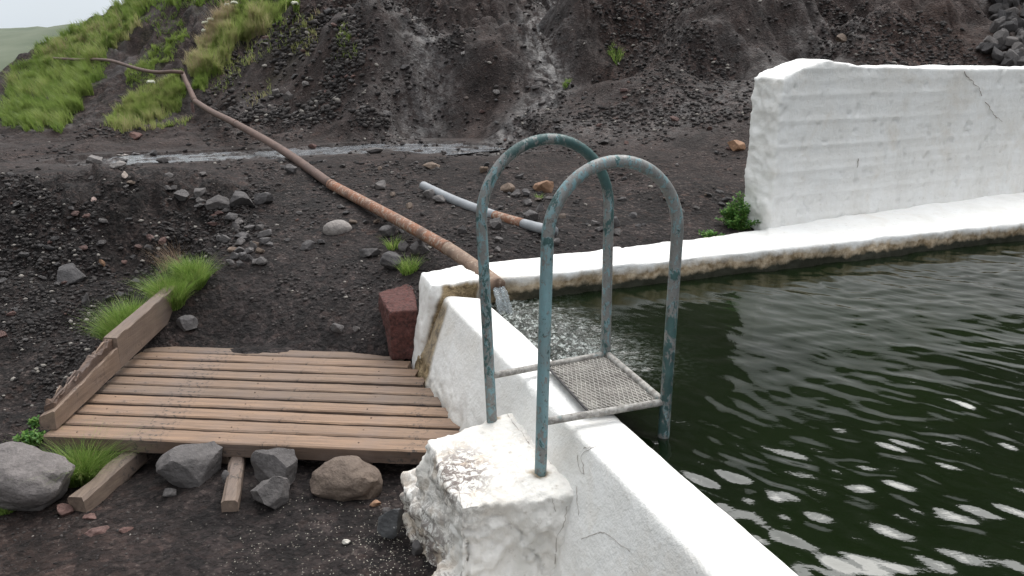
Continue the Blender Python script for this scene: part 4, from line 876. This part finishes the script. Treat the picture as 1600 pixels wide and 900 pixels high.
# scoria block
t0 = AZ(622, 545, .20); h0 = Vector((-.585, 4.22, .2)); bm = bmesh.new()
bp = [AZ(601, 527, .215), AZ(650, 520, .215)]
tq = [AZ(590, 456, .42), AZ(608, 487, .42), AZ(652, 484, .42), AZ(645, 441, .42)]
prism(bm, [Vector((p.x+(.004), p.y, .14)) for p in tq], tq)
me = remesh('scoria_block', bm, .008, 4); disp(me, .006, 14, 4, 66, lambda c, n: .004*fbm3(c*60, 3, 67))
m = Mat('red_scoria', .9); n = m.noise(60, 5, .7); c = m.mix(m.rng(n, .35, .65), (.032, .012, .010), (.12, .042, .035)); c = m.mix(m.rng(m.vor(110), .05, .12, .7, 0), c, (.28, .16, .14)); m.color(c); m.bump(n, .008, 1)
link('scoria_block', me, m.m, label='dark red porous building block standing against the white pier', cat='block')

# loose stones: the largest are things, the gravel is stuff
def scatter(n, poly, wlo, whi, power=2.5):
    P = []
    xs = [p[0] for p in poly]; ys = [p[1] for p in poly]
    while len(P) < n:
        a = rng.uniform(min(xs), max(xs), n); b = rng.uniform(min(ys), max(ys), n); m = in_poly(a, b, poly); P += list(zip(a[m], b[m]))
    P = np.array(P[:n]); H = hit(P[:, 0], P[:, 1]); Wp = wlo+(whi-wlo)*rng.random(n)**power
    ok = ~np.isnan(H[:, 0]); return H[ok], Wp[ok], P[ok]
def free(H):
    s, t = st(H[:, 0], H[:, 1]); u = (H[:, 0]+1.15)*.9957+(H[:, 1]-3.6)*-.0925; v = (H[:, 0]+1.15)*.0925+(H[:, 1]-3.6)*.9957
    return ~((s > -.45) & (t > -.4)) & ~((np.abs(u) < .85) & (np.abs(v) < .66))
REG = [([(0, 285), (420, 300), (400, 345), (300, 420), (150, 480), (0, 560)], 60, 10, 20, 'dark angular stone set in the steep gully bank', 'stones in the gully bank'),
       ([(420, 270), (700, 250), (1150, 250), (1150, 340), (900, 365), (780, 385), (420, 380)], 45, 10, 18, 'small flat stone lying loose on the gravel between the pipes and the stream', 'stones on the gravel flat'),
       ([(0, 255), (700, 250), (600, 300), (0, 290)], 22, 10, 18, 'small flat stone lying just below the stream', 'stones below the stream'),
       ([(380, 30), (560, 0), (640, 110), (620, 190), (340, 190), (420, 110)], 34, 10, 18, 'dark broken stone on the rocky outcrop left of the wet gully', 'stones on the rocky outcrop'),
       ([(620, 170), (900, 120), (1160, 180), (1150, 250), (760, 225)], 24, 10, 16, 'small stone on the lower slope above the stream', 'stones on the lower slope')]
cnt = 0
for poly, n, a, b, lb, gp in REG:
    H, Wp, P = scatter(int(n*1.2), poly, a, b, 1.6); k = free(H); H, Wp = H[k][:n], Wp[k][:n]
    for h_, w_ in zip(H, Wp):
        s_ = depth(h_)/FPX*w_; o = bpy.data.objects.new('rock', None and None or ROCKLIBH[cnt % 8]); me = ROCKLIBH[cnt % 8]
        if not me.materials: me.materials.append(M_ROCKM)
        o.data = me; COL.objects.link(o); o.location = (h_[0], h_[1], h_[2]+s_*.12); o.scale = (s_, s_, s_*random.uniform(.6, 1)); o.rotation_euler = (random.uniform(-.4, .4), random.uniform(-.4, .4), random.uniform(0, 6.3))
        tag(o, lb, 'rock', gp); cnt += 1
        o.material_slots[0].link = 'OBJECT'; o.material_slots[0].material = random.choice([M_ROCK, M_ROCK, M_ROCKM, M_ROCKB]) if 'gravel' in lb or 'below' in lb else random.choice([M_ROCK, M_ROCK, M_ROCKM, M_ROCKR])
# scree of larger blocks at the upper right
H, Wp, P = scatter(75, [(1535, -8), (1610, -8), (1610, 104), (1560, 106), (1530, 80), (1545, 40)], 16, 34, 1.2)
for h_, w_ in zip(H, Wp):
    s_ = depth(h_)/FPX*w_; o = bpy.data.objects.new('rock', ROCKLIBH[cnt % 8]); COL.objects.link(o); cnt += 1
    o.location = (h_[0], h_[1]-s_*.2, h_[2]+s_*.25); o.scale = (s_, s_, s_); o.rotation_euler = [random.uniform(0, 6.3) for _ in range(3)]
    o.material_slots[0].link = 'OBJECT'; o.material_slots[0].material = random.choice([M_ROCK, M_ROCK, M_ROCKM]); tag(o, 'dark block in the loose scree heaped above the right end of the tall wall', 'rock', 'scree blocks above the tall wall')
def gravel(name, parts, mat):
    VV = []; FF = []; CC = []; base = 0; tmpl = []
    for i in range(6):
        me = rock_mesh('g', 900+i, (1, .8, .6), 1, 7, .6, 0); c = coords(me); f = np.array([list(p.vertices) for p in me.polygons]); tmpl.append((c, f)); bpy.data.meshes.remove(me)
    for H, W, dk_ in parts:
        for j, (h_, w_) in enumerate(zip(H, W)):
            c, f = tmpl[j % 6]; s_ = depth(h_)/FPX*w_; a = rng.uniform(0, 6.3); b_ = rng.uniform(-.5, .5); ca, sa = math.cos(a), math.sin(a); cb, sb = math.cos(b_), math.sin(b_)
            v = c*s_; v = np.stack([v[:, 0]*cb+v[:, 2]*sb, v[:, 1], -v[:, 0]*sb+v[:, 2]*cb], 1); v = np.stack([v[:, 0]*ca-v[:, 1]*sa, v[:, 0]*sa+v[:, 1]*ca, v[:, 2]], 1)+np.array(h_)+np.array([0, 0, s_*.08])
            VV.append(v); FF.append(f+base); base += len(v); q_ = rng.random(); CC += [q_*dk_ if q_ < .95 else q_]*len(v)
    me = np_mesh(name, np.vstack(VV), np.vstack(FF)); attr(me, 'shade', CC); return link(name, me, mat, smooth=False, kind='stuff', label='loose dark gravel and small stones spread over the ground and slopes', cat='gravel')
m = Mat('gravel_stones', .85, .25); sh = m.att('shade'); c = m.mix(m.rng(sh, 0, .8), (.017, .015, .015), (.080, .071, .067)); c = m.mix(m.rng(sh, .86, .88), c, (.075, .045, .037)); c = m.mix(m.rng(sh, .955, .96), c, (.22, .20, .18)); m.color(c); m.bump(m.noise(80, 3), .005, .6)
parts = []
for poly, n, a, b, pw in (([(0, 270), (420, 290), (400, 400), (250, 440), (150, 560), (60, 660), (0, 700)], 7500, 2, 10, 2.2), ([(300, 240), (1170, 240), (1170, 370), (780, 400), (640, 470), (330, 470)], 5500, 1.8, 9.5, 3),
        ([(0, 195), (1170, 170), (1170, 250), (0, 300)], 5000, 1.8, 9, 2.6), ([(300, 60), (520, 0), (1600, 0), (1600, 110), (1170, 200), (330, 190)], 15000, 1.6, 9.5, 2.8), ([(380, 70), (540, 10), (650, 110), (620, 200), (340, 190)], 3200, 3, 13, 1.8), ([(0, 690), (640, 720), (680, 900), (0, 900)], 2200, 1.5, 7, 4), ([(330, 440), (640, 470), (640, 540), (250, 530)], 900, 1.5, 8, 4)):
    H, Wp, P = scatter(n, poly, a, b, pw); k = free(H) & (rubble(H[:, 0], H[:, 1])+rng.normal(0, .25, len(H)) > .6); k |= free(H) & (rng.random(len(H)) < .10); parts.append((H[k], Wp[k], .45 if n == 7500 else .8))
gravel('gravel', parts, m.m)
# pale grit of shell and paint flakes by the step
H, Wp, P = scatter(230, [(420, 780), (660, 750), (690, 900), (330, 900)], 1.0, 2.3, 2.5)
H2, W2, _ = scatter(160, [(560, 820), (650, 800), (690, 900), (560, 900)], 1.0, 3.0, 2)
gm = Mat('pale_grit', .8).color((.55, .52, .44)).m
g = gravel('grit', [(H, Wp, 1), (H2, W2, 1)], gm); g['label'] = 'pale flecks of grit sprinkled on the black sand beside the step'; g['category'] = 'grit'

# ------------------------------------------------------------------ plants
def blades(roots, lens, wid, lean, bend, dirs=None, seg=3, shade=None):
    n = len(roots); a = rng.uniform(0, 6.283, n); out = []
    dx, dy = np.cos(a), np.sin(a)
    if dirs is not None: dx = dx*lean+dirs[0]; dy = dy*lean+dirs[1]
    else: dx, dy = dx*lean, dy*lean
    sx_, sy_ = -np.sin(a+rng.uniform(-.5, .5, n)), np.cos(a)
    V = np.zeros((n, seg*2+1, 3)); 
    for k in range(seg+1):
        u = k/seg; hgt = lens*(u-.35*bend*u*u); out_ = lens*(.25*u+bend*u*u)
        p = roots+np.stack([dx*out_, dy*out_, hgt], 1); w_ = wid*(1-u)*np.ones(n)
        if k < seg: V[:, 2*k] = p-np.stack([sx_*w_, sy_*w_, 0*w_], 1); V[:, 2*k+1] = p+np.stack([sx_*w_, sy_*w_, 0*w_], 1)
        else: V[:, 2*k] = p
    T = []
    for k in range(seg-1): T += [(2*k, 2*k+1, 2*k+3), (2*k, 2*k+3, 2*k+2)]
    T.append((2*seg-2, 2*seg-1, 2*seg)); T = np.array(T); nv = seg*2+1
    F = (T[None]+(np.arange(n)*nv)[:, None, None]).reshape(-1, 3)
    sh = rng.random(n) if shade is None else shade
    return V.reshape(-1, 3), F, np.repeat(sh, nv)
def grass_mat(name, cols):
    m = Mat(name, .5, .3); sh = m.att('shade'); rp_ = m.n('ShaderNodeValToRGB'); m.l(sh, rp_.inputs[0]); e = rp_.color_ramp.elements
    while len(e) < len(cols): e.new(.5)
    for i, (p, c) in enumerate(cols): e[i].position = p; e[i].color = (*c, 1)
    m.color(rp_.outputs[0]); tr = m.n('ShaderNodeBsdfTranslucent'); m.l(rp_.outputs[0], tr.inputs[0]); mxs = m.n('ShaderNodeMixShader'); mxs.inputs[0].default_value = .45
    out = m.t.nodes['Material Output']; m.l(m.b.outputs[0], mxs.inputs[1]); m.l(tr.outputs[0], mxs.inputs[2]); m.l(mxs.outputs[0], out.inputs[0]); return m.m
M_TUFT = grass_mat('fresh_green_grass', [(0, (.10, .18, .032)), (.6, (.20, .31, .06)), (.9, (.32, .42, .12)), (1, (.42, .38, .17))])
M_MEADOW = grass_mat('meadow_grass', [(0, (.08, .14, .03)), (.40, (.18, .26, .055)), (.65, (.27, .34, .095)), (.82, (.36, .35, .16)), (1, (.42, .31, .23))])
def tuft(px, py, wpx, hpx, n, label, y=None, lean=.9, bend=.45, name='grass_tuft', mat=None, group=None, elong=1., dx=0, wd=.0018):
    h = hit([px], [py])[0] if y is None else np.array(AY(px, py, y)); sc = depth(h)/FPX; r = wpx*sc/2; L = hpx*sc
    a = rng.uniform(0, 6.283, n); q = np.sqrt(rng.random(n)); roots = np.stack([h[0]+np.cos(a)*q*r*.62, h[1]+np.sin(a)*q*r*.62*elong, np.zeros(n)], 1)
    roots[:, 2] = np.maximum(terrain_z(roots[:, 0], roots[:, 1]), h[2]-.04) if y is not None else terrain_z(roots[:, 0], roots[:, 1])
    V, F, sh = blades(roots, L*rng.uniform(.6, 1.15, n), wd, lean, bend, (np.cos(a)*q*.7+dx, np.sin(a)*q*.7-.15), 4)
    me = np_mesh(name, V-h, F); attr(me, 'shade', sh); o = link(name, me, mat or M_TUFT, smooth=False, label=label, cat='grass tuft', group=group); o.location = tuple(h); return o
tuft(195, 522, 80, 50, 2400, 'bright green grass tuft beside the lower middle of the kerb beam')
tuft(268, 470, 70, 46, 2000, 'bright green grass tuft behind the upper end of the kerb beam')
tuft(303, 442, 58, 42, 1700, 'tallest bright green grass tuft at the gully rim below the stones')
tuft(128, 752, 84, 84, 1500, 'loose green grass tuft between the pale boulder and the deck', wd=.0016, bend=.6)
tuft(268, 415, 60, 40, 160, 'dry pinkish seed grass leaning over the gully edge', mat=grass_mat('dry_seed_grass', [(0, (.20, .14, .09)), (1, (.36, .26, .19))]), dx=-.5, wd=.0013)
tuft(615, 388, 30, 22, 110, 'small grass tuft on the stones beneath the rusty pipe'); tuft(640, 424, 44, 28, 260, 'green grass tuft beside the knobbly stone under the rusty pipe')
tuft(842, 312, 12, 12, 60, 'tiny grass tuft below the orange block shaped stone'); tuft(10, 800, 40, 16, 200, 'low grass at the foot of the pale boulder')
tuft(962, 92, 36, 10, 260, 'low patch of green on the brown slope above the ladder', wd=.003); tuft(885, 132, 18, 8, 120, 'tiny patch of green beside the long grey stone', wd=.003)
# leafy plant by the tall wall
def leafy(px, py, wpx, hpx, n, label, y=None, dens=9):
    h = hit([px], [py])[0] if y is None else np.array(AY(px, py, y)); sc = depth(h)/FPX; W, Hh = wpx*sc, hpx*sc; t = empty('leafy_plant', tuple(h), label=label, cat='plant'); VS = []; FS = []; SH = []; base = 0
    bm = bmesh.new()
    for i in range(n):
        a = random.uniform(0, 6.28); q = random.random()**.6; tip = Vector((h[0]+math.cos(a)*W*.5*q, h[1]+math.sin(a)*W*.35*q, h[2]+Hh*(1-.6*q)*random.uniform(.7, 1.05))); root = Vector(h)+Vector((math.cos(a)*W*.1, math.sin(a)*W*.1, -.02))
        P = bez([root, lin(root, tip, .5)+Vector((0, 0, Hh*.12)), tip], 5); tube(bm, P, .0025, 4)
        for j in range(2, len(P)):
            for sgn in (-1, 1):
                for _ in range(dens//3):
                    d = Vector((random.gauss(0, 1), random.gauss(0, 1), random.gauss(0, .5))).normalized(); l = random.uniform(.014, .026); sd_ = d.cross(Vector((random.gauss(0, .4), random.gauss(0, .4), 1))).normalized(); p = P[j]+d*.006
                    q_ = [p, p+d*l*.45+sd_*l*.34, p+d*l, p+d*l*.45-sd_*l*.34]; q_[1].z += .003
                    VS += [tuple(x) for x in q_]; FS.append((base, base+1, base+2, base+3)); base += 4; s_ = random.random(); SH += [s_]*4
    link('stem', bm_mesh('stem', bm), M_TUFT, t); me = np_mesh('leaf', np.array(VS), np.array(FS)); attr(me, 'shade', SH); o = link('foliage', me, grass_mat('herb_leaves', [(0, (.05, .14, .03)), (.7, (.12, .26, .055)), (1, (.24, .38, .10))]), t, smooth=False, kind='stuff')
leafy(1152, 366, 72, 68, 34, 'bushy green leafy plant growing at the left end of the tall wall', y=5.55, dens=12)
leafy(1108, 374, 50, 16, 12, 'low green creeping plant on the gravel behind the rim', y=5.35)
leafy(50, 692, 48, 22, 9, 'small blue green herb above the pale boulder'); leafy(57, 664, 22, 16, 5, 'small herb below the front end of the kerb beam')
# meadow grass on the hill
def meadow(poly, n, L, mat, shlo, shhi, dx=0, wd=.006, name='hillside_grass', label=''):
    H, _, P = scatter(n, [(a+random.uniform(-4, 4), b+random.uniform(-4, 4)) for a, b in poly], 1, 2); P = P+np.stack([14*fbm(P[:, 0]*.05, P[:, 1]*.05, 3, 60), 9*fbm(P[:, 0]*.05, P[:, 1]*.05, 3, 61)], 1); H = hit(P[:, 0], P[:, 1]); H = H[~np.isnan(H[:, 0])]; H = H[(H[:, 1] > 9.5)]; keep = fbm(H[:, 0]*1.6, H[:, 1]*1.6, 3, 50)+rng.normal(0, .12, len(H)) > -.42; H = H[keep]; n = len(H)
    f1, f2, iv = worley(H[:, 0]*2.3, H[:, 1]*1.7, 52); L = L*(.42+.35*iv)*(1.1-.5*np.minimum(f1, .9))
    cl = np.clip((fbm(H[:, 0]*1.3, H[:, 1]*1.3, 3, 51)+.6)/1.2, 0, 1); sh = np.clip(shlo+(shhi-shlo)*(.35*cl+.3*iv+.4*rng.random(n)), 0, 1)
    V, F, s_ = blades(H-np.array([0, 0, .02]), L*rng.uniform(.5, 1.2, n)*(.75+.5*cl), wd*H[:, 1]/14, .45, .6, (np.full(n, dx), np.full(n, -.35)), 3, sh); return V, F, s_
parts_m = [meadow(GP['big'], 34000, .42, None, 0, .85, -.25), meadow([(90, 62), (200, 28), (222, 40), (190, 72), (100, 100), (60, 100)], 5000, .42, None, .6, 1., .1),
           meadow(GP['clover'], 6000, .16, None, .3, .75), meadow(GP['low'], 12000, .32, None, .2, .95), meadow(GP['tall'], 15000, .36, None, .25, .95, .1), meadow([(294, 101), (314, 68), (355, 18), (372, 18), (325, 90), (304, 120)], 3500, .45, None, .8, 1.), meadow(GP['crest'], 5000, .3, None, .1, .7),
           meadow([(455, 90), (475, 30), (500, 24), (500, 50), (475, 90)], 500, .22, None, .6, 1), meadow([(530, 90), (533, 40), (550, 40), (556, 80)], 450, .2, None, .4, .9), meadow([(160, 205), (170, 195), (300, 182), (300, 192), (210, 208)], 900, .2, None, .3, .9),
           meadow([(230, 20), (290, 20), (300, 50), (240, 60)], 700, .16, None, .1, .6), meadow([(330, 110), (400, 60), (470, 20), (480, 40), (400, 100), (340, 150)], 900, .2, None, .2, 1.),
           meadow([(1100, 370), (1160, 350), (1165, 366)], 20, .02, None, .2, 1.) if 0 else meadow([(380, 140), (420, 120), (430, 150), (385, 165)], 200, .15, None, .5, 1.)]
VV = []; FF = []; SS = []; b_ = 0
for V, F, s_ in parts_m: VV.append(V); FF.append(F+b_); SS.append(s_); b_ += len(V)
me = np_mesh('hillside_grass', np.vstack(VV), np.vstack(FF)); attr(me, 'shade', np.concatenate(SS)); link('hillside_grass', me, M_MEADOW, smooth=False, kind='stuff', label='tall green and tawny meadow grass covering the hillside at the upper left', cat='grass')
# white umbel flowers standing in it
M_UMB = Mat('cream_umbel', .8).color((.52, .52, .42)).m
def umbel(px, py, r, label):
    h = Vector(hit([px], [py+r*3])[0]); sc = depth(h)/FPX; top = AY(px, py, h.y-.1); t = empty('umbel_flower', tuple(h), label=label, cat='flower'); bm = bmesh.new(); tube(bm, bez([h-Vector((0, 0, .05)), lin(h, top, .5)+Vector((.02, 0, 0)), top], 4), .006, 5); link('stem', bm_mesh('stem', bm), M_TUFT, t)
    bm = bmesh.new()
    for k in range(60):
        a = random.uniform(0, 6.28); q = math.sqrt(random.random())*r*sc; p = top+Vector((math.cos(a)*q, math.sin(a)*q*.8, .35*math.sqrt(max(0, (r*sc)**2-q*q))+random.uniform(-.01, .01)))
        bmesh.ops.create_icosphere(bm, subdivisions=1, radius=.014, matrix=Matrix.Translation(p))
    link('flower_head', bm_mesh('head', bm), M_UMB, t)
for x, y_, r, lb in ((321, 36, 5, 'cream flower head, uppermost and left of the pair high on the slope'), (329, 31, 4.5, 'cream flower head, right of the pair high on the slope'), (319, 48, 3.5, 'small cream flower head just below the pair'), (236, 129, 5.5, 'single cream flower head standing in the grass left of the pipe bend'),
                    (355, 8, 4, 'cream flower head left of the two at the top of the tall grass'), (366, 5, 5, 'cream flower head right of the two at the top of the tall grass'), (460, 6, 5, 'cream flower head at the top edge above the outcrop')): umbel(x, y_, r, lb)
